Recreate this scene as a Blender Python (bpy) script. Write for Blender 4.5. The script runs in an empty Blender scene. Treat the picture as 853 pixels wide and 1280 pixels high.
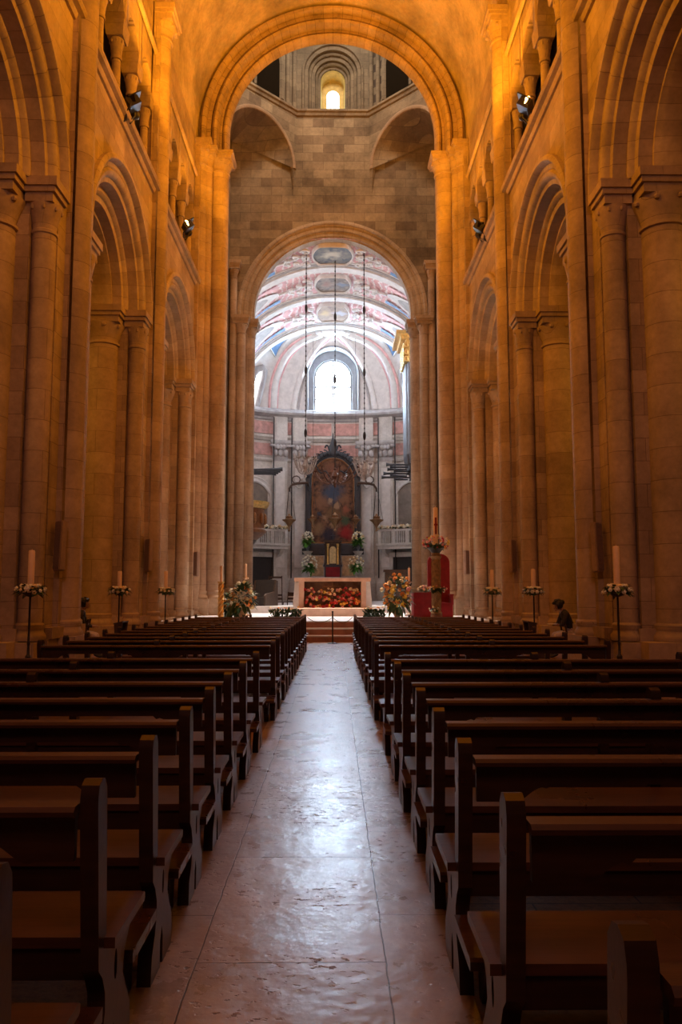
import bpy, bmesh, math, random
from mathutils import Vector, Matrix
from mathutils.geometry import tessellate_polygon
PI = math.pi
sc = bpy.context.scene
COL = sc.collection
R = random.Random(7)
sin, cos, rad = math.sin, math.cos, math.radians

# ------------------------------------------------------------------ camera
CAM = Vector((0.1, 0.0, 1.56)); PITCH = rad(5.72); YAW = rad(0.487); F = 1000.0
cd = bpy.data.cameras.new('camera'); cam = bpy.data.objects.new('camera', cd); COL.objects.link(cam)
cam.location = CAM; cam.rotation_euler = (PI/2 + PITCH, 0, -YAW)
cd.sensor_fit = 'VERTICAL'; cd.sensor_height = 36; cd.lens = 36*F/1280; cd.clip_end = 300; cd.clip_start = .05
sc.camera = cam

def PX(u, v, Y):
    """the point of the place at depth Y that a direction of view passes through"""
    a = (u-426.5)/F; b = (640-v)/F
    fy = cos(PITCH) - b*sin(PITCH); z = sin(PITCH) + b*cos(PITCH)
    x = a*cos(YAW) + fy*sin(YAW); y = fy*cos(YAW) - a*sin(YAW)
    k = (Y-CAM.y)/y
    return Vector((CAM.x + x*k, Y, CAM.z + z*k))

def PXX(u, v, x):
    """where a direction of view meets the upright plane X = x"""
    p = PX(u, v, 10.0); return CAM + (p-CAM)*((x-CAM.x)/(p.x-CAM.x))

# ------------------------------------------------------------------ mesh builder
class MB:
    def __init__(s): s.bm = bmesh.new()
    def face(s, pts):
        vs = [s.bm.verts.new(p) for p in pts]
        try: return s.bm.faces.new(vs)
        except Exception: return None
    def grid(s, rows, closed=False):
        V = [[s.bm.verts.new(p) for p in r] for r in rows]
        for i in range(len(V)-1):
            n = len(V[i])
            for j in range(n if closed else n-1):
                k = (j+1) % n
                try: s.bm.faces.new((V[i][j], V[i][k], V[i+1][k], V[i+1][j]))
                except Exception: pass
        return V
    def loft(s, rings, cap=True):
        V = s.grid(rings, True)
        if cap:
            for q in (V[0], V[-1]):
                try: s.bm.faces.new(q)
                except Exception: pass
        return s
    def box(s, cx, cy, cz, sx, sy, sz, rz=0, rx=0, ry=0):
        M = Matrix.Translation((cx, cy, cz)) @ Matrix.Rotation(rz, 4, 'Z') @ Matrix.Rotation(ry, 4, 'Y') @ Matrix.Rotation(rx, 4, 'X')
        b = [M @ Vector((x*sx/2, y*sy/2, -sz/2)) for x, y in ((-1,-1),(1,-1),(1,1),(-1,1))]
        t = [M @ Vector((x*sx/2, y*sy/2, sz/2)) for x, y in ((-1,-1),(1,-1),(1,1),(-1,1))]
        s.loft([b, t]); return s
    def rng(s, x0, x1, y0, y1, z0, z1):
        return s.box((x0+x1)/2, (y0+y1)/2, (z0+z1)/2, abs(x1-x0), abs(y1-y0), abs(z1-z0))
    def lathe(s, prof, c=(0,0,0), n=16, a0=0, a1=None, cap=True):
        full = a1 is None
        m = n if full else n+1
        A = [a0 + (2*PI if full else a1-a0)*i/n for i in range(m)]
        rings = [[(c[0]+r*cos(a), c[1]+r*sin(a), c[2]+z) for a in A] for r, z in prof]
        V = s.grid(rings, full)
        if cap and full:
            for q in (V[0], V[-1]):
                try: s.bm.faces.new(q)
                except Exception: pass
        return s
    def tube(s, path, r, n=8, cap=True):
        P = [Vector(p) for p in path]; m = len(P)
        rs = r if isinstance(r, (list, tuple)) else [r]*m
        rings = []; prev = None
        for i in range(m):
            t = (P[min(i+1, m-1)] - P[max(i-1, 0)]).normalized()
            if prev is None:
                u = t.cross(Vector((0,0,1)))
                if u.length < .05: u = t.cross(Vector((1,0,0)))
            else: u = prev - t*prev.dot(t)
            u.normalize(); w = t.cross(u); prev = u
            rings.append([P[i] + (u*cos(2*PI*k/n) + w*sin(2*PI*k/n))*rs[i] for k in range(n)])
        return s.loft(rings, cap)
    def ball(s, c, r, nu=10, nv=6):
        if not isinstance(r, (list, tuple)): r = (r, r, r)
        rings = []
        for j in range(1, nv):
            t = -PI/2 + PI*j/nv
            rings.append([(c[0]+r[0]*cos(t)*cos(2*PI*k/nu), c[1]+r[1]*cos(t)*sin(2*PI*k/nu), c[2]+r[2]*sin(t)) for k in range(nu)])
        V = s.grid(rings, True)
        a = s.bm.verts.new((c[0], c[1], c[2]-r[2])); b = s.bm.verts.new((c[0], c[1], c[2]+r[2]))
        for k in range(nu):
            s.bm.faces.new((a, V[0][(k+1) % nu], V[0][k])); s.bm.faces.new((b, V[-1][k], V[-1][(k+1) % nu]))
        return s
    def prism(s, loops, f, d0, d1):
        """loops: outer outline then holes, 2D; f(u, v, d) gives the 3D point"""
        if not isinstance(loops[0][0], (list, tuple)): loops = [loops]
        flat = [p for l in loops for p in l]
        tris = tessellate_polygon([[Vector((p[0], p[1], 0)) for p in l] for l in loops])
        A = [s.bm.verts.new(f(p[0], p[1], d0)) for p in flat]; B = [s.bm.verts.new(f(p[0], p[1], d1)) for p in flat]
        for t in tris:
            for Q in (A, B):
                try: s.bm.faces.new([Q[i] for i in t])
                except Exception: pass
        o = 0
        for l in loops:
            n = len(l)
            for i in range(n):
                j = (i+1) % n
                try: s.bm.faces.new((A[o+i], A[o+j], B[o+j], B[o+i]))
                except Exception: pass
            o += n
        return s
    def arch(s, prof, f, stilt=0.0, n=28, a0=0.0, a1=PI):
        """prof: polyline of (radius, depth); f(h, d, v) places it, v measured from the springing"""
        rows = []
        if stilt: rows.append([f(r, d, -stilt) for r, d in prof])
        for i in range(n+1):
            a = a0 + (a1-a0)*i/n
            rows.append([f(r*cos(a), d, r*sin(a)) for r, d in prof])
        if stilt: rows.append([f(-r, d, -stilt) for r, d in prof])
        s.grid(rows); return s
    def archwall(s, Rr, h0, h1, vbot, vtop, f, d=0.0, stilt=0.0, n=28):
        """wall face with an arched hole: from h0 to h1 and from vbot to vtop, springing at v=0"""
        hs = [(Rr*cos(PI*i/n), Rr*sin(PI*i/n)) for i in range(n+1)]
        s.grid([[f(h, d, v) for h, v in hs], [f(h, d, vtop) for h, v in hs]])
        s.face([f(Rr, d, vbot), f(h1, d, vbot), f(h1, d, vtop), f(Rr, d, vtop)])
        s.face([f(-Rr, d, vbot), f(h0, d, vbot), f(h0, d, vtop), f(-Rr, d, vtop)])
        return s
    def build(s, name, mat=None, parent=None, origin=(0,0,0), smooth=35, mats=None):
        bm = s.bm
        bmesh.ops.remove_doubles(bm, verts=bm.verts, dist=1e-5)
        bmesh.ops.recalc_face_normals(bm, faces=bm.faces)
        o = Vector(origin)
        for v in bm.verts: v.co -= o
        if smooth:
            lim = rad(smooth)
            for f in bm.faces: f.smooth = True
            for e in bm.edges:
                if len(e.link_faces) == 2 and e.calc_face_angle(0) > lim: e.smooth = False
        me = bpy.data.meshes.new(name); bm.to_mesh(me); bm.free()
        for m in (mats or [mat]):
            if m: me.materials.append(m)
        ob = bpy.data.objects.new(name, me); COL.objects.link(ob)
        if parent: ob.parent = parent
        else: ob.location = o
        return ob

def tag(o, label=None, cat=None, group=None, kind=None):
    if label: o['label'] = label
    if cat: o['category'] = cat
    if group: o['group'] = group
    if kind: o['kind'] = kind
    return o
def empty(name, loc=(0,0,0), rz=0):
    o = bpy.data.objects.new(name, None); COL.objects.link(o); o.location = loc; o.rotation_euler = (0,0,rz)
    o.empty_display_size = .2
    return o
def thing(name, label, cat, loc=(0,0,0), rz=0, group=None):
    return tag(empty(name, loc, rz), label, cat, group)
def struct(o, label=None, cat=None): return tag(o, label, cat, kind='structure')
def copy_tree(o, parent=None):
    kids = [c for c in bpy.data.objects if c.parent == o]
    c = o.copy(); COL.objects.link(c)
    if parent: c.parent = parent
    for k in kids: copy_tree(k, c)
    return c

# ------------------------------------------------------------------ materials
def newmat(name):
    m = bpy.data.materials.new(name); m.use_nodes = True
    nt = m.node_tree; nt.nodes.clear()
    out = nt.nodes.new('ShaderNodeOutputMaterial'); b = nt.nodes.new('ShaderNodeBsdfPrincipled')
    nt.links.new(b.outputs[0], out.inputs[0])
    return m, nt, b
class NT:
    def __init__(s, nt): s.nt = nt
    def n(s, typ, **kw):
        x = s.nt.nodes.new(typ)
        for k, v in kw.items():
            if k.startswith('i_'): x.inputs[k[2:].replace('_', ' ')].default_value = v
            else: setattr(x, k, v)
        return x
    def l(s, a, b): s.nt.links.new(a, b)
    def val(s, x, inp):
        if hasattr(x, 'is_linked') or hasattr(x, 'links'): s.l(x, inp)
        else: inp.default_value = x
    def math(s, op, a, b=0.0, c=None):
        m = s.n('ShaderNodeMath', operation=op); s.val(a, m.inputs[0]); s.val(b, m.inputs[1])
        if c is not None: s.val(c, m.inputs[2])
        return m.outputs[0]
    def mix(s, fac, a, b, mode='MIX'):
        m = s.n('ShaderNodeMix', data_type='RGBA', blend_type=mode)
        s.val(fac, m.inputs[0])
        for x, i in ((a, 6), (b, 7)):
            if isinstance(x, (tuple, list)): m.inputs[i].default_value = (*x[:3], 1)
            else: s.l(x, m.inputs[i])
        return m.outputs[2]
    def ramp(s, fac, stops):
        r = s.n('ShaderNodeValToRGB'); s.l(fac, r.inputs[0]); e = r.color_ramp.elements
        while len(e) < len(stops): e.new(.5)
        for k, (p, c) in enumerate(stops):
            e[k].position = p; e[k].color = (*c[:3], 1) if isinstance(c, (tuple, list)) else (c, c, c, 1)
        return r.outputs[0]
    def noise(s, vec, scale, detail=4, rough=.6):
        x = s.n('ShaderNodeTexNoise'); x.inputs['Scale'].default_value = scale; x.inputs['Detail'].default_value = detail; x.inputs['Roughness'].default_value = rough
        if vec is not None: s.l(vec, x.inputs['Vector'])
        return x.outputs['Fac']
    def bump(s, h, strength, dist, b):
        x = s.n('ShaderNodeBump'); x.inputs['Strength'].default_value = strength; x.inputs['Distance'].default_value = dist
        s.l(h, x.inputs['Height']); s.l(x.outputs[0], b.inputs['Normal'])

def plain(name, col, rough=.6, metal=0, spec=.5, var=.15, vscale=6, emit=None, estr=0):
    m, nt, b = newmat(name); t = NT(nt)
    if var:
        tc = t.n('ShaderNodeTexCoord'); f = t.noise(tc.outputs['Object'], vscale)
        c = t.ramp(f, [(.3, tuple(x*(1-var) for x in col)), (.7, tuple(min(1, x*(1+var)) for x in col))])
        t.l(c, b.inputs['Base Color'])
    else: b.inputs['Base Color'].default_value = (*col, 1)
    b.inputs['Roughness'].default_value = rough; b.inputs['Metallic'].default_value = metal
    b.inputs['Specular IOR Level'].default_value = spec
    if emit:
        b.inputs['Emission Color'].default_value = (*emit, 1); b.inputs['Emission Strength'].default_value = estr
    return m

def stone(name, c1, c2, mortar, bw=.95, rh=.46, ms=.008, stain=.45, axis='wall', radial=None, rough=.85, spots=0.0):
    """ashlar blocks in courses; axis 'wall' courses run level, 'radial' joints point at the arch centre"""
    m, nt, b = newmat(name); t = NT(nt)
    g = t.n('ShaderNodeNewGeometry'); sp = t.n('ShaderNodeSeparateXYZ'); t.l(g.outputs['Position'], sp.inputs[0])
    pos = g.outputs['Position']
    if axis == 'wall':
        u = t.math('ADD', sp.outputs[0], sp.outputs[1]); v = sp.outputs[2]
    elif axis == 'vault':
        u = sp.outputs[1]; v = t.math('MULTIPLY', t.math('ARCTAN2', sp.outputs[0], t.math('SUBTRACT', sp.outputs[2], 21.2)), 5.65)
    else:
        tc = t.n('ShaderNodeTexCoord'); so = t.n('ShaderNodeSeparateXYZ'); t.l(tc.outputs['Object'], so.inputs[0])
        h = so.outputs[1] if axis == 'archY' else so.outputs[0]
        v = t.math('MULTIPLY', t.math('ARCTAN2', so.outputs[2], h), radial)
        r2 = t.math('SQRT', t.math('ADD', t.math('MULTIPLY', so.outputs[2], so.outputs[2]), t.math('MULTIPLY', h, h)))
        u = t.math('ADD', r2, so.outputs[0] if axis == 'archY' else so.outputs[1])
    cv = t.n('ShaderNodeCombineXYZ'); t.l(u, cv.inputs[0]); t.l(v, cv.inputs[1])
    br = t.n('ShaderNodeTexBrick'); t.l(cv.outputs[0], br.inputs['Vector'])
    br.inputs['Scale'].default_value = 1; br.inputs['Brick Width'].default_value = bw; br.inputs['Row Height'].default_value = rh
    br.inputs['Mortar Size'].default_value = ms; br.inputs['Mortar Smooth'].default_value = .6; br.inputs['Bias'].default_value = -.1
    br.inputs['Color1'].default_value = (*c1, 1); br.inputs['Color2'].default_value = (*c2, 1); br.inputs['Mortar'].default_value = (*mortar, 1)
    n1 = t.noise(pos, .55, 6, .65); n2 = t.noise(pos, 7, 5, .7); n3 = t.noise(pos, 30, 3)
    c = t.mix(1.0, br.outputs['Color'], t.ramp(n1, [(.3, 1-stain), (.62, 1.0)]), 'MULTIPLY')
    c = t.mix(1.0, c, t.ramp(n2, [(.3, .78), (.65, 1.0)]), 'MULTIPLY')
    if spots:
        n4 = t.noise(pos, 1.3, 8, .75)
        c = t.mix(t.math('MULTIPLY', t.ramp(n4, [(.55, 0.0), (.66, 1.0)]), spots), c, tuple(x*.25 for x in c1))
    t.l(c, b.inputs['Base Color']); b.inputs['Roughness'].default_value = rough; b.inputs['Specular IOR Level'].default_value = .25
    h = t.math('ADD', t.math('MULTIPLY', br.outputs['Fac'], -.6), t.math('ADD', t.math('MULTIPLY', n2, .5), t.math('MULTIPLY', n3, .25)))
    t.bump(h, .5, .02, b)
    return m

SC1, SC2, SMO = (.53,.385,.255), (.37,.255,.165), (.27,.18,.12)
M = {}
M['stone'] = stone('nave stone', SC1, SC2, SMO)
M['stone_shaft'] = stone('column stone', (.52,.38,.27), (.42,.295,.21), SMO, bw=4.0, rh=.62)
M['stone_plain'] = stone('moulded stone', (.50,.365,.255), (.44,.31,.215), SMO, bw=1.3, rh=.9, ms=.005)
M['arch_nave'] = stone('arcade voussoirs', (.52,.385,.265), (.42,.30,.20), SMO, bw=9, rh=.42, axis='archY', radial=2.6)
M['arch_cross'] = stone('crossing voussoirs', (.56,.40,.26), (.44,.31,.20), (.15,.1,.06), bw=9, rh=.36, axis='archX', radial=4.6, spots=.55)
M['arch_apse'] = stone('chancel voussoirs', (.52,.41,.31), (.45,.35,.26), SMO, bw=9, rh=.5, axis='archX', radial=4.5)
M['stone_cross'] = stone('weathered crossing blocks', (.40,.31,.21), (.22,.155,.105), (.17,.125,.09), bw=1.15, rh=.5, ms=.012, stain=.6, spots=.35)
M['plaster_vault'] = stone('vault plaster', (.66,.50,.27), (.62,.46,.24), (.50,.36,.20), bw=40, rh=30, ms=.001, stain=.6, axis='vault', spots=.3)
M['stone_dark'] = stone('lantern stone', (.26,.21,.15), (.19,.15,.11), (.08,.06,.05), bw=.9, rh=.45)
M['stone_light'] = stone('chancel limestone', (.74,.70,.66), (.64,.60,.56), (.44,.40,.37), bw=1.5, rh=1.1, ms=.004, stain=.35)
M['grey_stone'] = plain('grey moulded stone', (.38,.36,.36), .7, var=.25, vscale=2)
M['stucco'] = plain('white stucco', (.66,.63,.61), .9, spec=.1, var=.12, vscale=3)
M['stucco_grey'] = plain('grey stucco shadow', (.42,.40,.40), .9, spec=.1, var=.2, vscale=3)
M['pink_marble'] = plain('pink marble', (.50,.27,.24), .5, var=.35, vscale=2.5)
M['pink_plaster'] = plain('pink painted plaster', (.72,.42,.42), .8, var=.22, vscale=2)
M['blue_paint'] = plain('blue painted panel', (.10,.20,.38), .7, var=.4, vscale=2.5)
M['gilt'] = plain('gilded wood', (.75,.48,.16), .35, metal=.75, var=.3, vscale=8)
M['brass'] = plain('old brass', (.32,.17,.08), .4, metal=.7, var=.3, vscale=10)
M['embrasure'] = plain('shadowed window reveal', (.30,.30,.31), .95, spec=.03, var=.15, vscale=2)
M['dark_brass'] = plain('dark bronze', (.13,.055,.03), .45, metal=.5, var=.3, vscale=10)
M['iron'] = plain('black iron', (.025,.02,.02), .45, metal=.4, var=.2)
M['tin'] = plain('organ pipe tin', (.20,.215,.25), .5, metal=.5, var=.15, vscale=3)
M['dark_tin'] = plain('dark trumpet metal', (.08,.085,.10), .4, metal=.6, var=.2)
M['black_frame'] = plain('black painted frame', (.03,.032,.04), .45, var=.3)
M['dark_wood'] = plain('dark carved wood', (.05,.025,.014), .45, var=.35, vscale=6)
M['mid_wood'] = plain('brown wood', (.20,.09,.035), .45, var=.35, vscale=6)
M['red_cloth'] = plain('crimson velvet', (.20,.006,.010), .9, var=.25, vscale=3)
M['wax'] = plain('cream wax', (.80,.56,.38), .5, var=.06)
M['petal_white'] = plain('white petals', (.82,.78,.66), .6, var=.1, vscale=20)
M['petal_cream'] = plain('cream petals', (.80,.62,.36), .6, var=.15, vscale=20)
M['petal_orange'] = plain('orange petals', (.75,.30,.06), .6, var=.2, vscale=20)
M['petal_red'] = plain('red petals', (.50,.03,.03), .6, var=.25, vscale=20)
M['petal_pink'] = plain('pink petals', (.75,.32,.28), .6, var=.2, vscale=20)
M['petal_yellow'] = plain('yellow petals', (.78,.52,.07), .6, var=.2, vscale=20)
M['leaf'] = plain('dark green leaves', (.035,.075,.022), .5, var=.4, vscale=12)
M['leaf_bright'] = plain('bright green leaves', (.10,.28,.04), .45, var=.3, vscale=12)
M['skin'] = plain('skin', (.30,.15,.09), .55, var=.08)
M['hair'] = plain('black hair', (.012,.009,.008), .6, var=.3, vscale=30)
M['cloth_dark'] = plain('dark clothing', (.025,.018,.016), .9, var=.3, vscale=8)
M['cloth_pale'] = plain('pale trousers', (.55,.45,.42), .85, var=.1, vscale=8)
M['paper'] = plain('white paper', (.80,.82,.86), .7, var=.03)
M['speaker_grey'] = plain('brown grey speaker', (.26,.17,.125), .6, var=.2)
M['speaker_mesh'] = plain('speaker grille', (.16,.10,.075), .7, var=.2, vscale=40)
M['soil'] = plain('moss', (.05,.05,.02), .9, var=.4, vscale=20)
M['step_red'] = plain('reddish stone riser', (.34,.14,.075), .55, var=.25, vscale=3)
M['step_top'] = plain('pale marble tread', (.56,.53,.52), .35, var=.15, vscale=3)
M['altar_stone'] = plain('salmon altar marble', (.50,.32,.23), .5, var=.15, vscale=4)
M['tan_panel'] = plain('tan marble panel', (.55,.36,.20), .5, var=.35, vscale=4)
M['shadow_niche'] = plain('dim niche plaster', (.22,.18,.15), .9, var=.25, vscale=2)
M['void'] = plain('unlit opening', (.012,.009,.006), 1.0, spec=0, var=.1)
M['door_dark'] = plain('dark doorway timber', (.02,.014,.012), .6, var=.3)

def glow(name, col, s):
    m = bpy.data.materials.new(name); m.use_nodes = True; nt = m.node_tree; nt.nodes.clear()
    o = nt.nodes.new('ShaderNodeOutputMaterial'); e = nt.nodes.new('ShaderNodeEmission')
    e.inputs[0].default_value = (*col, 1); e.inputs[1].default_value = s; nt.links.new(e.outputs[0], o.inputs[0])
    return m
M['glass_apse'] = glow('bright daylight glass', (.60,.79,1.0), 80)
M['glass_side'] = glow('side glass and added panes', (.95,.96,1.0), 18)
M['glass_lantern'] = glow('lantern daylight glass', (1.0,.97,.70), 6)
M['glass_rose'] = glow('rose window glass', (1.0,.50,.44), .8)
M['lamp_on'] = glow('lit flood lamp', (1.0,.55,.16), 30)

def wood_mat(name, dark, lite, rough):
    m, nt, b = newmat(name); t = NT(nt)
    tc = t.n('ShaderNodeTexCoord'); mp = t.n('ShaderNodeMapping'); mp.inputs['Scale'].default_value = (1.2, 14, 14)
    t.l(tc.outputs['Object'], mp.inputs[0])
    f = t.noise(mp.outputs[0], 2.2, 6, .6); g = t.noise(tc.outputs['Object'], 1.7, 4)
    c = t.ramp(f, [(.3, dark), (.72, lite)])
    c = t.mix(1.0, c, t.ramp(g, [(.3, .6), (.7, 1.0)]), 'MULTIPLY')
    t.l(c, b.inputs['Base Color'])
    t.l(t.math('ADD', t.math('MULTIPLY', g, .25), rough-.12), b.inputs['Roughness'])
    t.bump(f, .15, .004, b)
    return m
M['pew'] = wood_mat('pew wood', (.020,.008,.005), (.050,.019,.010), .30)
M['pew_seat'] = wood_mat('pew seat wood', (.045,.016,.008), (.10,.036,.016), .30)

def aisle_mat():
    m, nt, b = newmat('worn polished aisle slabs'); t = NT(nt)
    g = t.n('ShaderNodeNewGeometry'); sp = t.n('ShaderNodeSeparateXYZ'); t.l(g.outputs['Position'], sp.inputs[0])
    pos = g.outputs['Position']
    wob = t.math('MULTIPLY', t.math('SUBTRACT', t.noise(pos, 3.0, 3), .5), .022)
    cv = t.n('ShaderNodeCombineXYZ'); t.l(t.math('ADD', sp.outputs[1], wob), cv.inputs[0]); t.l(t.math('ADD', t.math('ADD', sp.outputs[0], wob), 8.48), cv.inputs[1])
    br = t.n('ShaderNodeTexBrick'); t.l(cv.outputs[0], br.inputs['Vector'])
    br.offset = .37; br.squash = 1.0
    for k, v in (('Scale', 1), ('Brick Width', 1.35), ('Row Height', .8), ('Mortar Size', .0042), ('Mortar Smooth', .5), ('Bias', 0)): br.inputs[k].default_value = v
    br.inputs['Color1'].default_value = (.44,.35,.305,1); br.inputs['Color2'].default_value = (.35,.275,.24,1); br.inputs['Mortar'].default_value = (.06,.042,.034,1)
    n1 = t.noise(pos, 2.2, 6, .65); n2 = t.noise(pos, 14, 5, .65)
    mp = t.n('ShaderNodeMapping'); mp.inputs['Scale'].default_value = (1.0, 1.6, 1); t.l(pos, mp.inputs[0])
    v1 = t.n('ShaderNodeTexVoronoi'); v1.inputs['Scale'].default_value = 13; v1.inputs['Randomness'].default_value = 1
    dv = t.n('ShaderNodeMapping'); t.l(mp.outputs[0], dv.inputs[0]); t.l(dv.outputs[0], v1.inputs['Vector'])
    pits = t.math('MAXIMUM', t.math('MULTIPLY', t.ramp(t.noise(mp.outputs[0], 17, 3, .6), [(.60, 0.0), (.66, 1.0)]), t.ramp(t.noise(pos, 1.1, 3), [(.50, 0.0), (.58, 1.0)])), t.math('MULTIPLY', t.ramp(t.math('ADD', v1.outputs['Distance'], t.math('MULTIPLY', n2, .5)), [(.36, 1.0), (.42, 0.0)]), t.ramp(n1, [(.50, 0.0), (.56, .3)])))
    c = t.mix(1.0, br.outputs['Color'], t.ramp(n1, [(.3, .62), (.65, 1.05)]), 'MULTIPLY')
    c = t.mix(1.0, c, t.ramp(n2, [(.3, .8), (.6, 1.0)]), 'MULTIPLY')
    c = t.mix(t.math('MULTIPLY', pits, .8), c, (.05,.03,.022))
    t.l(c, b.inputs['Base Color'])
    t.l(t.math('ADD', t.math('ADD', t.math('MULTIPLY', n1, .22), .18), t.math('MULTIPLY', pits, .3)), b.inputs['Roughness'])
    b.inputs['Specular IOR Level'].default_value = .6
    h = t.math('ADD', t.math('MULTIPLY', br.outputs['Fac'], -.5), t.math('ADD', t.math('ADD', t.math('MULTIPLY', t.noise(pos, 5, 3), .5), t.math('MULTIPLY', t.noise(pos, 1.8, 3), .35)), t.math('ADD', t.math('MULTIPLY', n2, .16), t.math('MULTIPLY', pits, -1.0))))
    t.bump(h, .34, .03, b)
    return m
M['aisle'] = aisle_mat()
def sidefloor():
    m, nt, b = newmat('light-tinted worn side floor'); t = NT(nt)
    g = t.n('ShaderNodeNewGeometry'); pos = g.outputs['Position']
    sp = t.n('ShaderNodeSeparateXYZ'); t.l(pos, sp.inputs[0])
    cv = t.n('ShaderNodeCombineXYZ'); t.l(sp.outputs[0], cv.inputs[0]); t.l(sp.outputs[1], cv.inputs[1])
    br = t.n('ShaderNodeTexBrick'); t.l(cv.outputs[0], br.inputs['Vector'])
    for k, v in (('Scale', 1), ('Brick Width', 1.1), ('Row Height', .7), ('Mortar Size', .006), ('Mortar Smooth', .4)): br.inputs[k].default_value = v
    br.inputs['Color1'].default_value = (.30,.15,.07,1); br.inputs['Color2'].default_value = (.24,.115,.055,1); br.inputs['Mortar'].default_value = (.05,.03,.02,1)  # darker orange: warm light and pew shade put into the stone colour
    n1 = t.noise(pos, 3, 6, .65); n2 = t.noise(pos, 22, 5, .7)
    c = t.mix(1.0, br.outputs['Color'], t.ramp(n1, [(.3, .6), (.65, 1.0)]), 'MULTIPLY')
    c = t.mix(1.0, c, t.ramp(n2, [(.35, .55), (.55, 1.0)]), 'MULTIPLY')
    t.l(c, b.inputs['Base Color']); b.inputs['Roughness'].default_value = .5
    t.bump(n2, .4, .01, b)
    return m
M['sidefloor'] = sidefloor()

def picture_mat(name, base, lite, patches, scale=1.0, rough=.85):
    """an invented dark oil painting: clouded ground with soft coloured areas (x, z, radius, colour)"""
    m, nt, b = newmat(name); t = NT(nt)
    tc = t.n('ShaderNodeTexCoord'); o = tc.outputs['Object']
    n = t.noise(o, 1.3*scale, 7, .65)
    c = t.ramp(n, [(.35, base), (.5, tuple((a+b_)/2 for a, b_ in zip(base, lite))), (.68, lite)])
    wn = t.n('ShaderNodeTexNoise'); wn.inputs['Scale'].default_value = 1.6*scale; wn.inputs['Detail'].default_value = 4; t.l(o, wn.inputs['Vector'])
    ws = t.n('ShaderNodeVectorMath', operation='MULTIPLY_ADD'); t.l(wn.outputs['Color'], ws.inputs[0]); ws.inputs[1].default_value = (1.5/scale,)*3
    sb = t.n('ShaderNodeVectorMath', operation='SUBTRACT'); t.l(o, sb.inputs[0]); sb.inputs[1].default_value = (.75/scale,)*3; t.l(sb.outputs[0], ws.inputs[2])
    for p, r, col in patches:
        d = t.n('ShaderNodeVectorMath', operation='DISTANCE'); t.l(ws.outputs[0], d.inputs[0]); d.inputs[1].default_value = p
        f = t.ramp(t.math('DIVIDE', d.outputs['Value'], r), [(.35, .85), (1.0, 0.0)])
        c = t.mix(f, c, col)
    t.l(c, b.inputs['Base Color']); b.inputs['Roughness'].default_value = rough; b.inputs['Specular IOR Level'].default_value = .15
    return m

# frescoed ground of the chancel vault: pink with white scroll work
def fresco():
    m, nt, b = newmat('pink fresco with white scrolls'); t = NT(nt)
    g = t.n('ShaderNodeNewGeometry'); pos = g.outputs['Position']
    n = t.noise(pos, .9, 5, .6)
    v = t.n('ShaderNodeTexVoronoi'); v.feature = 'DISTANCE_TO_EDGE'; v.inputs['Scale'].default_value = 1.5; t.l(pos, v.inputs['Vector'])
    w = t.n('ShaderNodeTexWave'); w.inputs['Scale'].default_value = .8; w.inputs['Distortion'].default_value = 9; w.inputs['Detail'].default_value = 3; t.l(pos, w.inputs['Vector'])
    c = t.ramp(n, [(.35, (.62,.33,.33)), (.65, (.74,.46,.45))])
    c = t.mix(t.ramp(w.outputs['Fac'], [(.72, 0.0), (.85, .8)]), c, (.78,.72,.70))
    c = t.mix(t.ramp(v.outputs['Distance'], [(.02, .5), (.05, 0.0)]), c, (.40,.26,.26))
    t.l(c, b.inputs['Base Color']); b.inputs['Roughness'].default_value = .9; b.inputs['Specular IOR Level'].default_value = .1
    return m
M['fresco'] = fresco()
# ================================================================== NAVE
W = 5.65; IMP = 9.9; PY = [1.6, 9.3, 17.0, 24.7]; BAY = 7.7; CW = 32.4; STR = 14.2; VS = 20.5
SIDES = ((-1, 'left'), (1, 'right'))
BASE_PROF = lambda r: [(r+.07, .62), (r+.085, .68), (r+.07, .74), (r+.04, .77), (r+.025, .82), (r+.045, .87), (r+.04, .93), (r, .97)]
def shaft(mb, c, r, z0, z1, n=20):
    mb.lathe([(r, z0), (r, z1)], c, n, cap=False)
def capital(mb, c, r, z0, z1, n=20):
    h = z1-z0
    mb.lathe([(r, z0-.02), (r*1.12, z0), (r*1.12, z0+.06), (r*1.0, z0+.08), (r*1.03, z0+.25*h), (r*1.22, z0+.6*h), (r*1.42, z0+.92*h), (r*1.42, z1)], c, n)
    for k in range(8):                                   # leaf tips curling out of the bell
        a = 2*PI*k/8+.2
        for q, rr in ((.84, 1.36),):
            mb.ball((c[0]+r*rr*cos(a+q), c[1]+r*rr*sin(a+q), c[2]+z0+q*h), (r*.16, r*.16, h*.10), 6, 4)
def stepped_block(mb, x0, x1, y0, y1, z0, z1, out=.08):
    h = z1-z0
    mb.rng(x0, x1, y0, y1, z0, z0+h*.38)
    mb.rng(x0-out*.55, x1+out*.55, y0-out*.55, y1+out*.55, z0+h*.38, z0+h*.62)
    mb.rng(x0-out, x1+out, y0-out, y1+out, z0+h*.62, z1)

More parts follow.
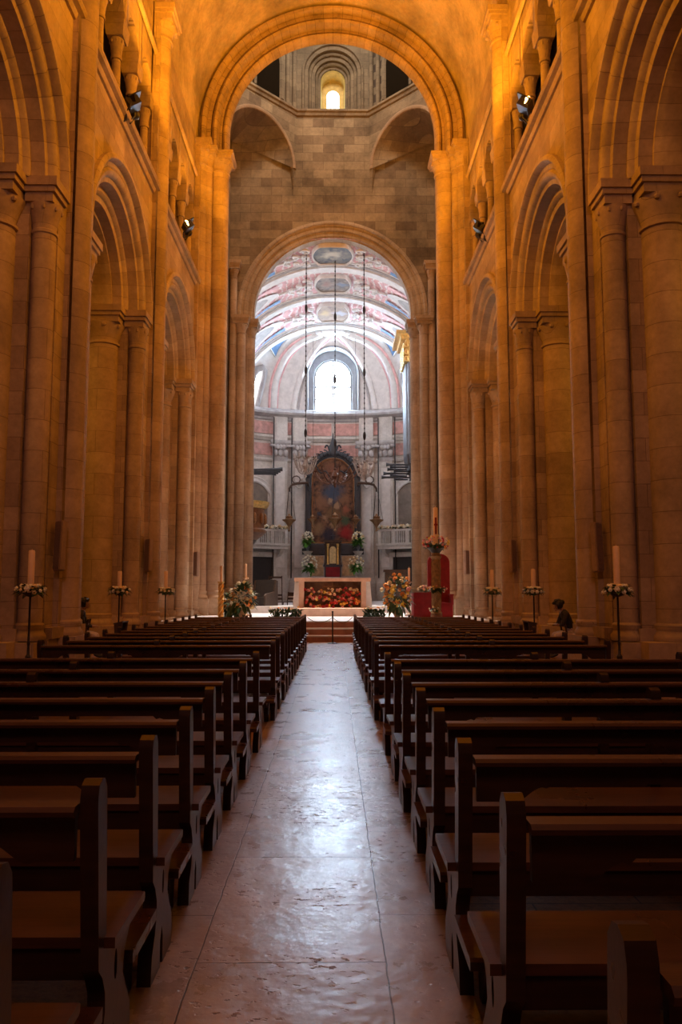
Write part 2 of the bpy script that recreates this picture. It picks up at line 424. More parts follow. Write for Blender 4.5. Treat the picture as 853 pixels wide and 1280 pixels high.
PIERPLAN = [(-.12, .52), (0, .52), (0, .98), (.42, .98), (.42, 1.42), (1.8, 1.42), (1.8, .98), (2.2, .98), (2.2, -.98), (1.8, -.98), (1.8, -1.42), (.42, -1.42), (.42, -.98), (0, -.98), (0, -.52), (-.12, -.52)]
def pier(s, name):
    root = struct(empty(name))
    f = lambda d, h, z: (s*d, h, z)
    mb = MB(); mb.prism(PIERPLAN, lambda u, v, z: f(u, v, z), .3, IMP); mb.rng(s*-.12, s*.3, -.52, .52, IMP, VS); mb.build('pier_core', M['stone'], root)
    mb = MB()
    mb.rng(s*-.50, s*.3, -.58, .58, 0, .66); mb.rng(s*-.14, s*2.34, -1.12, 1.12, 0, .64); mb.rng(s*.30, s*1.92, -2.02, 2.02, 0, .62)
    mb.rng(s*-.05, s*.7, -1.62, 1.62, 0, .60); mb.rng(s*-.2, s*2.3, -1.06, 1.06, .64, .86); mb.rng(s*.34, s*1.88, -1.50, 1.50, .62, .86)
    mb.build('plinth', M['stone_plain'], root)
    mb = MB(); c = (s*-.02, 0, 0); shaft(mb, c, .36, .9, 19.6); sh = mb.build('nave_shaft', M['stone_shaft'], root)
    mb = MB(); mb.lathe([(.44, .64)]+[(r, z+.02) for r, z in BASE_PROF(.36)], c, 20); mb.build('shaft_base', M['stone_plain'], sh)
    mb = MB(); capital(mb, c, .36, 19.5, 20.05); stepped_block(mb, s*-.02-.46, s*-.02+.46, -.5, .5, 20.05, VS, .12); mb.build('capital', M['stone_plain'], sh)
    for q in (-1, 1):
        for d, h, r in ((.20, 1.19, .235), (1.1, 1.50, .42)):
            c = (s*d, q*h, 0)
            mb = MB(); shaft(mb, c, r, .9, 8.9); k = mb.build('half_column', M['stone_shaft'], root)
            mb = MB(); mb.lathe(BASE_PROF(r), c, 20); mb.build('column_base', M['stone_plain'], k)
            mb = MB(); capital(mb, c, r, 8.82, 9.42)
            if r < .3: stepped_block(mb, min(s*-.06, s*.5), max(s*-.06, s*.5), q*h-.32, q*h+.32, 9.42, IMP, .10)
            else: stepped_block(mb, min(s*.55, s*1.65), max(s*.55, s*1.65), q*h-.50, q*h+.50, 9.42, IMP, .10)
            mb.build('capital', M['stone_plain'], k)
    return root
for s, nm in SIDES:
    p0 = None
    for i, y in enumerate(PY+[CW]):
        r = pier(s, 'pillar_%s' % nm) if p0 is None else copy_tree(p0)
        if p0 is None: p0 = r
        r.location = (s*W, y, 0)
        struct(r, '%s compound pier of the nave arcade with tall round shaft, %s' % (nm, ['behind the viewer', 'out past the nearest pews', 'nearest one seen whole', 'between the two flood lamps', 'against the crossing arch'][i]))

# ---- arcade arches, upper wall, triforium
ARC = [(3.16, .02), (3.16, -.10), (3.10, -.15), (3.02, -.15), (2.97, -.09), (2.95, .02), (2.84, .02), (2.80, .06), (2.74, -.01), (2.66, .0), (2.60, .06), (2.58, .14), (2.46, .16), (2.44, .44),
       (2.36, .46), (2.33, .40), (2.26, .38), (2.20, .42), (2.17, .50), (2.02, .52), (2.00, .80), (1.94, .82), (1.90, .76), (1.83, .76), (1.80, .84), (1.76, .92), (1.74, 1.4), (1.80, 2.2)]
ncol = 0
for s, nm in SIDES:
    mb = MB()
    for i in range(4):
        cy = PY[i]+BAY/2
        f = lambda h, d, v, cy=cy: (s*(W+d), cy+h, IMP+v)
        mb.archwall(2.96, -BAY/2, BAY/2, -.1, STR+.25-IMP, f, n=32, stilt=0)
        # triforium screen: four small round arches on colonettes
        g = lambda h, d, v, cy=cy: (s*(W+d), cy+h, 17.35+v)
        for k in range(4):
            hc = (k-1.5)*1.62
            gg = lambda h, d, v, hc=hc: g(h+hc, d, v)
            mb.archwall(.60, -.81, .81, -.35, VS-17.35, gg, d=.06, n=16)
            mb.arch([(.60, .06), (.60, .62)], gg, stilt=.35, n=16)
        for a, b in ((-BAY/2, -3.24), (3.24, BAY/2)): mb.face([g(a, .06, STR+.2-17.35), g(b, .06, STR+.2-17.35), g(b, .06, VS-17.35), g(a, .06, VS-17.35)])
        mb.grid([[g(h, d, v) for d in (0, .7, .7, 1.5)] for h, v in ()]) if False else None
    y0, y1 = PY[0]-BAY/2, CW+.3
    sx = lambda d: s*(W+d)
    mb.face([(sx(.0), y0, STR+.3), (sx(0), y1, STR+.3), (sx(1.6), y1, STR+.3), (sx(1.6), y0, STR+.3)])      # gallery floor
    wall = struct(mb.build('wall_'+nm, M['stone'], smooth=20), 'upper %s nave wall with round arches and a small gallery arcade' % nm)
    mb = MB(); mb.face([(sx(1.6), y0, STR), (sx(1.6), y1, STR), (sx(1.6), y1, VS+.5), (sx(1.6), y0, VS+.5)]); mb.build('gallery_back', M['stone_dark'], wall, smooth=0)  # dark stone holds the unlit passage's shade in its colour
    mb = MB()
    prof = [(.02, STR-.12), (-.06, STR-.10), (-.10, STR-.02), (-.10, STR+.04), (-.20, STR+.08), (-.24, STR+.16), (-.22, STR+.24), (-.05, STR+.34), (.3, STR+.36)]
    mb.grid([[(sx(d), y, z) for d, z in prof] for y in (y0, y1)]); mb.build('string_course', M['stone_plain'], wall)
    mb = MB()
    prof = [(.02, 18.75), (-.05, 18.78), (-.08, 18.84), (-.05, 18.9), (.02, 18.92)]
    mb.grid([[(sx(d), y, z) for d, z in prof] for y in (y0, y1)]); mb.build('string_course', M['stone_plain'], wall)
    a0 = None
    for i in range(4):
        cy = PY[i]+BAY/2
        mb = MB(); mb.arch(ARC, lambda h, d, v: (s*d, h, v), stilt=.02, n=40)
        o = mb.build('arcade_arch', M['arch_nave'], wall, smooth=40) if a0 is None else a0.copy()
        if a0 is None: a0 = o
        else: COL.objects.link(o); mb.bm.free()
        o.location = (s*W, cy, IMP)
    c0 = None
    for i in range(4):
        cy = PY[i]+BAY/2
        for k in range(5):
            h = (k-2)*1.62
            if c0 is None:
                mb = MB(); mb.lathe([(.21, 0), (.21, .08), (.17, .12), (.13, .2), (.125, .25), (.12, 1.75)], (0,0,0), 14); c0 = mb.build('colonette', M['stone_shaft'], wall)
                mb = MB(); capital(mb, (0,0,0), .14, 1.72, 2.30, 12); mb.build('capital', M['stone_plain'], c0)
                mb = MB(); mb.loft([[(x*a, y*b, z) for x, y in ((-1,-1),(1,-1),(1,1),(-1,1))] for a, b, z in ((.22,.24,2.30), (.24,.27,2.34), (.27,.32,2.72))]); mb.build('impost_block', M['stone_plain'], c0)
                o = c0
            else: o = copy_tree(c0, wall)
            o.location = (s*(W+.3), cy+h, STR+.3)
    mb = MB()        # outer wall and floor-level passage of the aisle
    mb.rng(s*12.5, s*12.8, y0-4, 45, 0, 16); aw = struct(mb.build('wall_aisle_'+nm, M['stone'], smooth=0), 'outer wall of the %s aisle, dim beyond the arches' % nm)
    mb = MB(); mb.grid([[(s*(W+2.0+4.75*(1-cos(a))/1.0*.5*1.02), y, 10.2+3.6*sin(a)) for a in [PI*k/14 for k in range(15)]] for y in (y0-4, 45)])
    struct(mb.build('ceiling_aisle_'+nm, M['stone_plain'], smooth=40), 'barrel vaulted ceiling over the %s aisle' % nm)

# ---- barrel vault with transverse arches
y0 = PY[0]-BAY/2-4
mb = MB(); RV = 5.70
mb.grid([[(-(W+.07), y, VS)]+[(-RV*cos(a), y, VS+.7+RV*sin(a)) for a in [PI*k/40 for k in range(41)]]+[((W+.07), y, VS)] for y in [y0+(CW+.2-y0)*j/8 for j in range(9)]])
vault = struct(mb.build('ceiling_nave', M['plaster_vault'], smooth=40), 'orange lit plaster barrel vault over the nave')
for y in PY:
    mb = MB()
    mb.arch([(RV+.05, -.38), (RV-.28, -.38), (RV-.28, .38), (RV+.05, .38)], lambda h, d, v: (h, y+d, VS+.7+v), stilt=.7, n=36)
    mb.build('transverse_arch', M['stone_plain'], vault, smooth=40)

# ---- west arch of the crossing
AC = 4.46; CS = 20.3; ST = .92
fX = lambda y, z: (lambda h, d, v: (h, y+d, z+v))
mb = MB()
mb.archwall(5.38, -5.95, 5.95, -.4, 28.6-CS-ST, fX(CW+.06, CS+ST), n=40)
mb.archwall(4.48, -7.8, 7.8, -CS, 28.6-CS-ST, fX(CW+.72, CS+ST), n=40)
struct(mb.build('wall_crossing', M['plaster_vault'], smooth=20), 'orange lit end wall of the nave around the tall crossing arch')
XARC = [(5.62,.05),(5.62,-.12),(5.54,-.22),(5.44,-.20),(5.38,-.10),(5.37,.08),(5.20,.08),(5.18,.22),(5.12,.02),(5.03,-.06),(4.93,.0),(4.88,.18),(4.86,.38),(4.76,.38),(4.75,.50),(4.70,.34),(4.62,.28),(4.54,.33),(4.49,.48),(4.46,.55),(4.46,.74)]
mb = MB(); mb.arch(XARC, lambda h, d, v: (h, d, v), stilt=ST, n=56)
o = struct(mb.build('trim_crossing_arch', M['arch_cross'], smooth=40), 'worn moulded round arch opening from nave to crossing'); o.location = (0, CW, CS+ST)
for s, nm in SIDES:
    root = struct(empty('pillar_crossing_'+nm, (s*4.9, CW+.6, 0)), '%s pier of the crossing arch with clustered shafts' % nm)
    O = root.location
    mb = MB(); mb.prism([(W+.4, -.6), (5.52, -.6), (5.52, .0), (5.3, .0), (5.3, .30), (4.98, .30), (4.98, 1.0), (W+1.6, 1.0), (W+1.6, -.6)], lambda u, v, z: (s*u, CW+v, z), .3, CS-.9)
    mb.build('pier_core', M['stone'], root, origin=O)
    mb = MB(); mb.rng(s*4.38, s*5.3, CW+.08, CW+1.1, .3, 1.30); mb.rng(s*4.95, s*5.9, CW-.22, CW+1.0, .3, 1.28)
    mb.build('plinth', M['stone_plain'], root, origin=O)
    for x, y, r in ((4.88, .62, .42), (5.30, .08, .22)):
        c = (s*x, CW+y, 0); top = 19.45
        mb = MB(); shaft(mb, c, r, 1.5, top+.1); k = mb.build('shaft', M['stone_shaft'], root, origin=O)
        mb = MB(); mb.lathe([(a, b+.66) for a, b in BASE_PROF(r)], c, 20); mb.build('column_base', M['stone_plain'], k, origin=O)
        mb = MB(); capital(mb, c, r, top, top+.55)
        w = r+.16
        stepped_block(mb, c[0]-w, c[0]+w, c[1]-w, c[1]+w, top+.55, CS, .08); mb.build('capital', M['stone_plain'], k, origin=O)

# ---- floor, west wall
mb = MB(); mb.rng(-13, 13, -7, 27, -.3, -.002); mb2 = mb
struct(mb.build('floor_nave', M['sidefloor'], smooth=0), 'worn floor, tinted with warm light and shade, beneath the pews')
mb = MB(); mb.rng(-.70, .64, -6, 25.2, -.1, .004)
struct(mb.build('floor_aisle', M['aisle'], smooth=0), 'worn polished stone slabs of the central aisle')
mb = MB(); mb.rng(-13, 13, -7.3, -7, 0, 28); ww = struct(mb.build('wall_entry', M['stone'], smooth=0), 'entry wall behind the viewer')
mb = MB(); mb.lathe([(0.02, 0), (2.6, 0)], (0,0,0), 32, cap=False)
for v in mb.bm.verts: v.co = Vector((v.co.x, -6.95, 15+v.co.y))
rw = struct(mb.build('window_rose', M['glass_rose'], smooth=0), 'round window high in the entry wall')
mb = MB(); mb.arch([(2.6, .0), (2.6, .25), (2.9, .25), (2.9, 0)], lambda h, d, v: (h, -7+d, 15+v), n=40, a1=2*PI); mb.build('window_frame', M['stone_plain'], rw)

# ================================================================== CROSSING AND LANTERN
CE = 42.5; LS = 28.4; ES = 16.5; EST = .28
mb = MB()
mb.archwall(5.0, -7.8, 7.8, -ES, LS-ES-EST, fX(CE, ES+EST), n=40)
we = struct(mb.build('wall_chancel', M['stone_cross'], smooth=20), 'weathered block wall above the chancel arch')
EARC = [(r, d*.6) for r, d in [(5.22, .02), (5.22, -.14), (5.14, -.20), (5.06, -.18), (5.02, -.02), (4.94, .0), (4.92, .08), (4.86, .02), (4.78, .0), (4.70, .06), (4.68, .22), (4.62, .26), (4.58, .20), (4.50, .18), (4.42, .24), (4.40, .36), (4.31, .38), (4.31, .5), (4.31, 1.3)]]
mb = MB(); mb.arch(EARC, lambda h, d, v: (h, d, v), stilt=EST, n=56)
o = struct(mb.build('trim_chancel_arch', M['arch_apse'], smooth=40), 'pale moulded round arch framing the chancel'); o.location = (0, CE, ES+EST)
for s, nm in SIDES:
    root = struct(empty('pillar_chancel_'+nm, (s*4.9, CE, .9)), '%s pier of the chancel arch with paired shafts' % nm); O = root.location
    mb = MB(); mb.prism([(6.2, -.02), (5.04, -.02), (5.04, .28), (4.66, .28), (4.66, 1.25), (6.2, 1.25)], lambda u, v, z: (s*u, CE+v, z), .6, ES-.8); mb.build('pier_core', M['stone_plain'], root, origin=O)
    mb = MB(); mb.rng(s*4.2, s*5.1, CE+.1, CE+1.25, .6, 1.7); mb.rng(s*4.7, s*6, CE-.4, CE+.6, .6, 1.7); mb.build('plinth', M['stone_plain'], root, origin=O)
    for x, y, r, top in ((4.62, .72, .33, 15.55), (5.0, -.02, .26, 15.55), (5.42, -.16, .20, 18.6)):
        c = (s*x, CE+y, 0)
        mb = MB(); shaft(mb, c, r, 1.9, top+.1); k = mb.build('shaft', M['stone_shaft'], root, origin=O)
        mb = MB(); mb.lathe([(a, b+1.0) for a, b in BASE_PROF(r)], c, 16); mb.build('column_base', M['stone_plain'], k, origin=O)
        mb = MB(); capital(mb, c, r, top, top+.5, 16); w = r+.15
        stepped_block(mb, c[0]-w, c[0]+w, c[1]-w, c[1]+w, top+.5, top+.95, .08); mb.build('capital', M['stone_plain'], k, origin=O)
    mb = MB(); mb.rng(s*5.66, s*6.4, CW+1.4, CE+.1, .6, 28.45); struct(mb.build('wall_transept_'+nm, M['stone_cross'], smooth=0), '%s side of the crossing' % nm)
    # squinch: an arch across the corner carrying the slanting side of the octagon
    A, B = Vector((s*2.05, CE-.03, 0)), Vector((s*5.6, CE-3.58, 0)); mid = (A+B)/2; t = (B-A).normalized(); nrm = Vector((-s, -1, 0)).normalized(); zs = 25.0
    f = lambda h, d, v: tuple(mid + t*h - nrm*d + Vector((0, 0, zs+v)))
    mb = MB(); mb.archwall(2.30, -2.51, 2.51, 0, LS-zs, f, n=24)
    for q in (-1, 1):
        mb.loft([[f(q*2.28, .0, 0), f(q*2.51, .0, 0), f(q*2.51, .3, 0), f(q*2.28, .3, 0)], [f(q*2.44, .15, -1.6), f(q*2.51, .15, -1.6), f(q*2.51, .25, -1.6), f(q*2.44, .25, -1.6)]])
    o = struct(mb.build('trim_squinch_'+nm, M['stone_cross'], smooth=20), '%s corner arch carrying the octagonal lantern' % nm)
    ap = Vector((s*5.62, CE-.04, 26.6)); mb = MB(); rows = []
    for i in range(21):
        a = PI*i/20; p = Vector(f(2.30*cos(a), .0, 2.30*sin(a))); rows.append([p.lerp(ap, q/6) for q in range(7)])
    mb.grid(rows); mb.build('corner_vault', M['stone_cross'], o, smooth=60)
    mb = MB(); mb.arch([(2.46, -.0), (2.46, -.05), (2.36, -.06), (2.29, -.02), (2.27, .2)], f, n=24); mb.build('arch_moulding', M['stone_plain'], o, smooth=40)
# octagonal lantern
OC = 37.55; octv = [(2.05, CE), (5.6, CE-3.55), (5.6, CE-6.35), (2.05, CE-9.9), (-2.05, CE-9.9), (-5.6, CE-6.35), (-5.6, CE-3.55), (-2.05, CE)]
LT = 36.0
mb = MB()
mb.archwall(1.66, -2.05, 2.05, LS-30.8, LT-30.8, fX(CE+.05, 30.8), n=24)
for i in range(7):
    (xa, ya), (xb, yb) = octv[i], octv[i+1]; mb.face([(xa, ya, LS), (xb, yb, LS), (xb, yb, LT), (xa, ya, LT)])
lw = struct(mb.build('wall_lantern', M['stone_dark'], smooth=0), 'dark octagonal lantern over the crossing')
mb = MB(); mb.arch([(1.72, -.08), (1.62, -.08), (1.58, .05), (1.40, .08), (1.38, .3), (1.30, .24), (1.22, .3), (1.20, .42), (1.02, .44), (1.0, .62), (.93, .56), (.86, .62), (.84, .78), (.72, .8), (.70, 1.0)], fX(CE, 30.8), stilt=2.4, n=28); mb.build('window_orders', M['stone_dark'], lw, smooth=40)
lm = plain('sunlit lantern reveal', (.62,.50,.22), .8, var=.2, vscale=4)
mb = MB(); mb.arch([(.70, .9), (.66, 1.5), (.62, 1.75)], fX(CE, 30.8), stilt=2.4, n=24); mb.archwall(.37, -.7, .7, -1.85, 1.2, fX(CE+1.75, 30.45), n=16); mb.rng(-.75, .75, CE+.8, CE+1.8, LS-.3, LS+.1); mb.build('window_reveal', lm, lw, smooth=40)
mb = MB(); mb.archwall(.001, -.4, .4, -2.0, .5, fX(CE+1.9, 30.45), n=4); w1 = struct(mb.build('window_1', M['glass_lantern'], smooth=0), 'small bright round-headed window high in the lantern')
mb = MB()
for q in (-.13, .13): mb.tube([(q, CE+1.84, 28.5), (q, CE+1.84, 30.4)], .014, 5)
for z in (28.9, 29.4, 29.9): mb.tube([(-.38, CE+1.84, z), (.38, CE+1.84, z)], .014, 5)
mb.build('glazing_bars', M['iron'], w1)
for s in (-1, 1):           # blind tall arches and shafts on the slanting sides
    A, B = Vector((s*2.05, CE, 0)), Vector((s*5.0, CE-2.95, 0)); mid = (A+B)/2; t = (B-A).normalized(); nrm = Vector((-s, -1, 0)).normalized()
    f = lambda h, d, v: tuple(mid + t*h - nrm*d + Vector((0, 0, 30.6+v)))
    mb = MB(); mb.arch([(1.05, -.02), (1.05, -.12), (.9, -.14), (.82, -.05), (.8, -.01)], f, stilt=2.0, n=20); mb.build('blind_arch', M['stone_dark'], lw, smooth=40)
    mb = MB()
    pl = [(.8*cos(PI*k/12), .8*sin(PI*k/12)) for k in range(13)]+[(-.8, -2.0), (.8, -2.0)]
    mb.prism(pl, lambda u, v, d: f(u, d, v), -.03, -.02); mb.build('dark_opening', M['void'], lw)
    mb = MB()
    for h in (-1.85, 1.85, -1.35, 1.35): mb.tube([f(h, -.08, -2.2), f(h, -.08, 2.5)], .13, 10)
    mb.build('corner_shaft', M['stone_dark'], lw)
mb = MB()
pr = [(0, -.28), (-.10, -.24), (-.14, -.1), (-.22, -.04), (-.22, .08), (0, .1)]
inn = lambda x, y, d: (x*(1+d/5.4), OC+(y-OC)*(1+d/5.4))
mb.grid([[(*inn(x, y, d), LS+z) for d, z in pr] for x, y in octv+[octv[0]]]); struct(mb.build('trim_lantern_sill', M['stone_cross'], smooth=20), 'stone ledge around the lantern')
mb = MB(); mb.loft([[(x, y, LT) for x, y in octv], [(x*.6, OC+(y-OC)*.6, LT+3) for x, y in octv], [(x*.05, OC+(y-OC)*.05, LT+4.2) for x, y in octv]]); struct(mb.build('ceiling_lantern', M['stone_dark'], smooth=0), 'dark dome of the lantern')

# ---- raised floor of the sanctuary
root = struct(empty('floor_sanctuary', (0, 25.2, 0)), 'raised pale marble sanctuary floor with reddish stepped front'); O = root.location
for k in range(3):
    mb = MB(); mb.rng(-5.35, 5.35, 25.2+.42*k, 46 if k == 2 else 27, .21*k, .21*k+.17); mb.build('riser', M['step_red'], root, origin=O, smooth=0)
    mb = MB(); mb.rng(-5.38, 5.38, 25.16+.42*k, 46 if k == 2 else 27, .21*k+.17, .21*k+.21); mb.build('tread', M['step_top'], root, origin=O, smooth=0)
mb = MB(); mb.rng(-1.42, 1.42, 31.0, 35.5, .63, .93); mb.build('altar_step', M['altar_stone'], root, origin=O, smooth=0)
mb = MB(); mb.rng(-7.6, 7.6, 36, 62, .4, .92); mb.build('chancel_floor', M['step_top'], root, origin=O, smooth=0)
mb = MB(); mb.rng(-12, 12, 27, 46, -.1, .5); mb.build('transept_floor', M['step_top'], root, origin=O, smooth=0)
# ================================================================== CHANCEL
HX, YA, DA = 7.0, 57.5, 3.1; CZ = 15.2; RISE = 5.9; Y0 = CE+.75
def wallpt(phi, off=0.0):
    """point on the curved end wall at angle phi, moved inwards by off"""
    n = Vector((cos(phi)/HX, sin(phi)/DA, 0)).normalized()
    return Vector((HX*cos(phi), YA+DA*sin(phi), 0)) - n*off
def wallrot(phi):
    n = Vector((cos(phi)/HX, sin(phi)/DA)); return math.atan2(n.y, n.x)-PI/2
def phi_x(x): return math.acos(x/HX)
def pathpts(off, n=60, p0=PI, p1=0.0): return [wallpt(p0+(p1-p0)*i/n, off) for i in range(n+1)]
def path(off):
    return [Vector((-HX+off, Y0, 0))]+pathpts(off)+[Vector((HX-off, Y0, 0))]
def band(mb, prof, pf=path):
    mb.grid([[Vector((p.x, p.y, z)) for p in pf(off)] for off, z in prof])
def arcband(p0, p1, n=24): return lambda off: pathpts(off, n, p0, p1)
mb = MB(); band(mb, [(0, .9), (0, CZ+.2)])
apse = struct(mb.build('wall_apse', M['stone_light'], smooth=40), 'pale curved end wall of the chancel')
mb = MB(); band(mb, [(.02, .92), (.30, .92), (.30, 2.5), (.22, 2.6), (.16, 2.75), (.02, 2.8)]); mb.build('dado', M['stone_light'], apse)
mb = MB(); band(mb, [(.02, 14.55), (.12, 14.6), (.16, 14.75), (.40, 14.85), (.62, 14.95), (.66, 15.1), (.56, 15.2), (.50, 15.32), (.2, 15.45), (.02, 15.45)]); mb.build('cornice', M['grey_stone'], apse)
mb = MB(); band(mb, [(.02, 12.95), (.14, 13.0), (.18, 13.1), (.30, 13.2), (.30, 13.32), (.06, 13.4), (.02, 13.4)]); mb.build('architrave', M['stone_light'], apse)
mb = MB(); band(mb, [(.02, 11.35), (.14, 11.4), (.2, 11.5), (.18, 11.6), (.02, 11.65)]); mb.build('string_course', M['stone_light'], apse)
deg = lambda d: rad(d)
for X_ in (-4.62, -3.22, 3.55, 4.85):
    q = wallpt(phi_x(X_), .50); mb = MB(); mb.tube([(q.x, q.y, 2.6), (q.x, q.y, 14.7)], .05, 6); mb.build('dark_rod', M['iron'], apse)
PIL = [111.5, 125.5]
# pink marble frieze panels, each a plate of its own
cuts = [176, 158, 151, 147, 125.5, 111.5, 90, 68.5, 54.5, 33, 29, 22, 4]
for a, b in ((174, 127.5), (123.8, 113.3), (109.8, 91.0), (89.0, 70.2), (66.7, 56.2), (52.5, 6)):
    mb = MB(); n = 20
    band(mb, [(.0, 13.50), (.10, 13.50), (.10, 14.42), (0, 14.42)], arcband(deg(a), deg(b), n)); mb.build('marble_panel', M['pink_marble'], apse)
for a, b in ((174, 129), (107.5, 91.2), (88.8, 72.5), (51, 6)):
    mb = MB(); band(mb, [(.0, 11.85), (.08, 11.85), (.08, 12.75), (0, 12.75)], arcband(deg(a), deg(b), 14)); mb.build('marble_panel', M['pink_marble'], apse)
def place(o, phi, off=0, z=0):
    p = wallpt(phi, off); o.location = (p.x, p.y, z); o.rotation_euler = (0, 0, wallrot(phi)); return o
p0 = None
for a in PIL+[180-x for x in PIL]:
    if p0 is None:
        mb = MB(); mb.rng(-.56, .56, -.26, .1, 2.8, 11.4); p0 = mb.build('pilaster', M['stone_light'], apse, smooth=0)
        mb = MB(); mb.rng(-.70, .70, -.42, .1, .95, 2.5); mb.rng(-.64, .64, -.36, .1, 2.5, 2.75); mb.rng(-.62, .62, -.32, .1, 2.75, 3.0); mb.build('pedestal', M['stone_light'], p0, smooth=0)
        mb = MB(); mb.rng(-.36, .36, -.30, -.2, 3.4, 10.9); mb.build('sunk_panel', M['stucco'], p0, smooth=0)
        mb = MB()
        mb.loft([[(x*w, -.26*k+ (.1 if y > 0 else -.02), z) for x, y in ((-1,-1),(1,-1),(1,1),(-1,1))] for w, k, z in ((.54,1,11.4),(.60,1.1,11.6),(.56,1,12.1),(.72,1.6,12.75),(.80,1.8,12.8),(.80,1.8,12.98))])
        for q in (-.62, .62): mb.lathe([(.02, -.1), (.20, -.08), (.23, 0), (.20, .08), (.02, .1)], (q, -.42, 12.55), 10)
        for q in (-.4, 0, .4):
            mb.ball((q, -.40, 12.0), (.20, .12, .28), 8, 6); mb.ball((q*.6, -.48, 12.45), (.16, .10, .2), 8, 6)
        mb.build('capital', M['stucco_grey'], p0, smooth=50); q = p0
        mb = MB(); mb.rng(-.54, .54, -.32, .1, 13.0, 14.9); mb.build('entablature_block', M['stone_light'], p0, smooth=0)
    else: q = copy_tree(p0, apse)
    place(q, deg(a))

# ---- painted vault
def vz(x, lift=0.0): return CZ + (RISE-lift)*math.sqrt(max(0, 1-(x/(HX-lift))**2))
mb = MB(); XS = [-HX*cos(PI*k/60) for k in range(61)]
mb.grid([[(x, y, vz(x)) for x in XS] for y in [Y0-.6+(YA-Y0+.6)*j/12 for j in range(13)]])
cv = struct(mb.build('ceiling_chancel', M['fresco'], smooth=60), 'pink and white painted barrel vault of the chancel')
RIBS = [46.5, 51.4, 57.0]
def vrib(y, w, lift, mat, name):
    mb = MB(); xs = [-(HX-.02)*cos(PI*k/56) for k in range(57)]
    rows = []
    for dy, l in ((-w, 0), (-w, lift), (w, lift), (w, 0)):
        rows.append([(x*(HX-l)/HX, y+dy, vz(x*(HX-l)/HX, l)) for x in xs])
    mb.grid(rows); return mb.build(name, mat, cv, smooth=40)
for y in RIBS:
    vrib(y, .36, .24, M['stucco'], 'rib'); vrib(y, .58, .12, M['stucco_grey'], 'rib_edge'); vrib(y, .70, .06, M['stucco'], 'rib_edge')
def vpatch(a, b, lift, mat, name, n=16, m=8):
    """patch of the vault between two outlines a(t), b(t) giving (x, y)"""
    mb = MB(); rows = []
    for j in range(m+1):
        row = []
        for i in range(n+1):
            t = i/n; p = Vector(a(t)).lerp(Vector(b(t)), j/m); row.append((p.x, p.y, vz(p.x, lift)-.0))
        rows.append(row)
    mb.grid(rows); return mb.build(name, mat, cv, smooth=60)
bays = [(44.5, 1.45), (48.95, 1.7), (54.2, 2.05)]
pic = [picture_mat('grey blue ceiling medallion', (.10,.11,.14), (.30,.27,.22), [((0,0,.0), .7, (.55,.47,.36))], 1.2),
       picture_mat('brown ceiling medallion', (.14,.11,.10), (.36,.28,.23), [((-.4,0,0), .5, (.30,.16,.13)), ((.6,0,0), .5, (.16,.19,.26))], 1.6),
       picture_mat('tan ceiling medallion', (.22,.15,.12), (.40,.29,.22), [((-.6,0,0), .6, (.46,.31,.16)), ((.5,0,0), .6, (.36,.35,.40))], 1.4)]
mw = [(1.16, 1.40), (1.12, 1.45), (1.12, 1.85)]
for (yc, hb), pm, (mx, my) in zip(bays, pic, mw):
    oc = lambda k, a, b: (a*cos(2*PI*k/40)*(1.0 if abs(cos(2*PI*k/40)) < .75 else .97), b*max(-.86, min(.86, 1.12*sin(2*PI*k/40))))
    P = [oc(k, mx, my) for k in range(40)]
    mb = MB()
    mb.loft([[(x, yc+y, vz(x, .16)) for x, y in P], [(x*.5, yc+y*.5, vz(x*.5, .16)) for x, y in P], [(x*.02, yc+y*.02, vz(0, .16)) for x, y in P]], cap=False)
    for v in mb.bm.verts: pass
    o = mb.build('medallion', pm, cv, origin=(0, yc, vz(0)), smooth=60); o.location = (0, yc, vz(0))
    mb = MB(); mb.loft([[(x*s_, yc+y*s_, vz(x*s_, l)) for x, y in P] for s_, l in ((1.0, .12), (1.0, .24), (1.04, .28), (1.08, .2), (1.09, 0))], cap=False); mb.build('medallion_frame', M['stucco'], cv, smooth=50)
    # stucco scrolls beside the medallion
    for s in (-1, 1):
        mb = MB()
        for q in (-1, 1):
            for k, (x, y, r) in enumerate(((1.55, .62, .30), (2.15, .32, .24), (2.65, .18, .18), (1.6, .15, .22))):
                pts = [(s*(x+r*(1-t*.08)*cos(t*.9+k)), yc+q*(y*my+r*(1-t*.08)*sin(t*.9+k)), vz(x+r, .15)) for t in range(10)]
                mb.tube(pts, .075, 6)
        mb.tube([(s*x, yc+.10*sin(x*9), vz(x, .12)) for x in [1.4+.25*i for i in range(9)]], .09, 6)
        mb.build('stucco_scroll', M['stucco'], cv, smooth=60)
        # shallow side vault cutting into the main one: white border, blue spandrel, pink edging
        o1 = lambda t, w: (s*(HX-.15-3.4*w*(1-(2*t-1)**2)**.8), yc+hb*(2*t-1)*(.80 if w > .5 else .80*w*1.6))
        vpatch(lambda t: o1(t, 1.0), lambda t: (s*(HX-.15-2.75*(1-(2*t-1)**2)**.8), yc+hb*.72*(2*t-1)), .07, M['stucco'], 'side_vault_border')
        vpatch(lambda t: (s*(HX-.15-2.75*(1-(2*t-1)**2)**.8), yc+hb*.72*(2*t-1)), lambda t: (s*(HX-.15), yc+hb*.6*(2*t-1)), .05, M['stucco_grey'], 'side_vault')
        for q in (-1, 1):
            vpatch(lambda t: (s*(HX-1.0-2.6*t), yc+q*hb*(.88-.34*t)), lambda t: (s*(HX-1.0-2.6*t), yc+q*hb*(.88-.05*t)), .09, M['blue_paint'] if q > 0 else M['pink_plaster'], 'painted_spandrel', 8, 3)
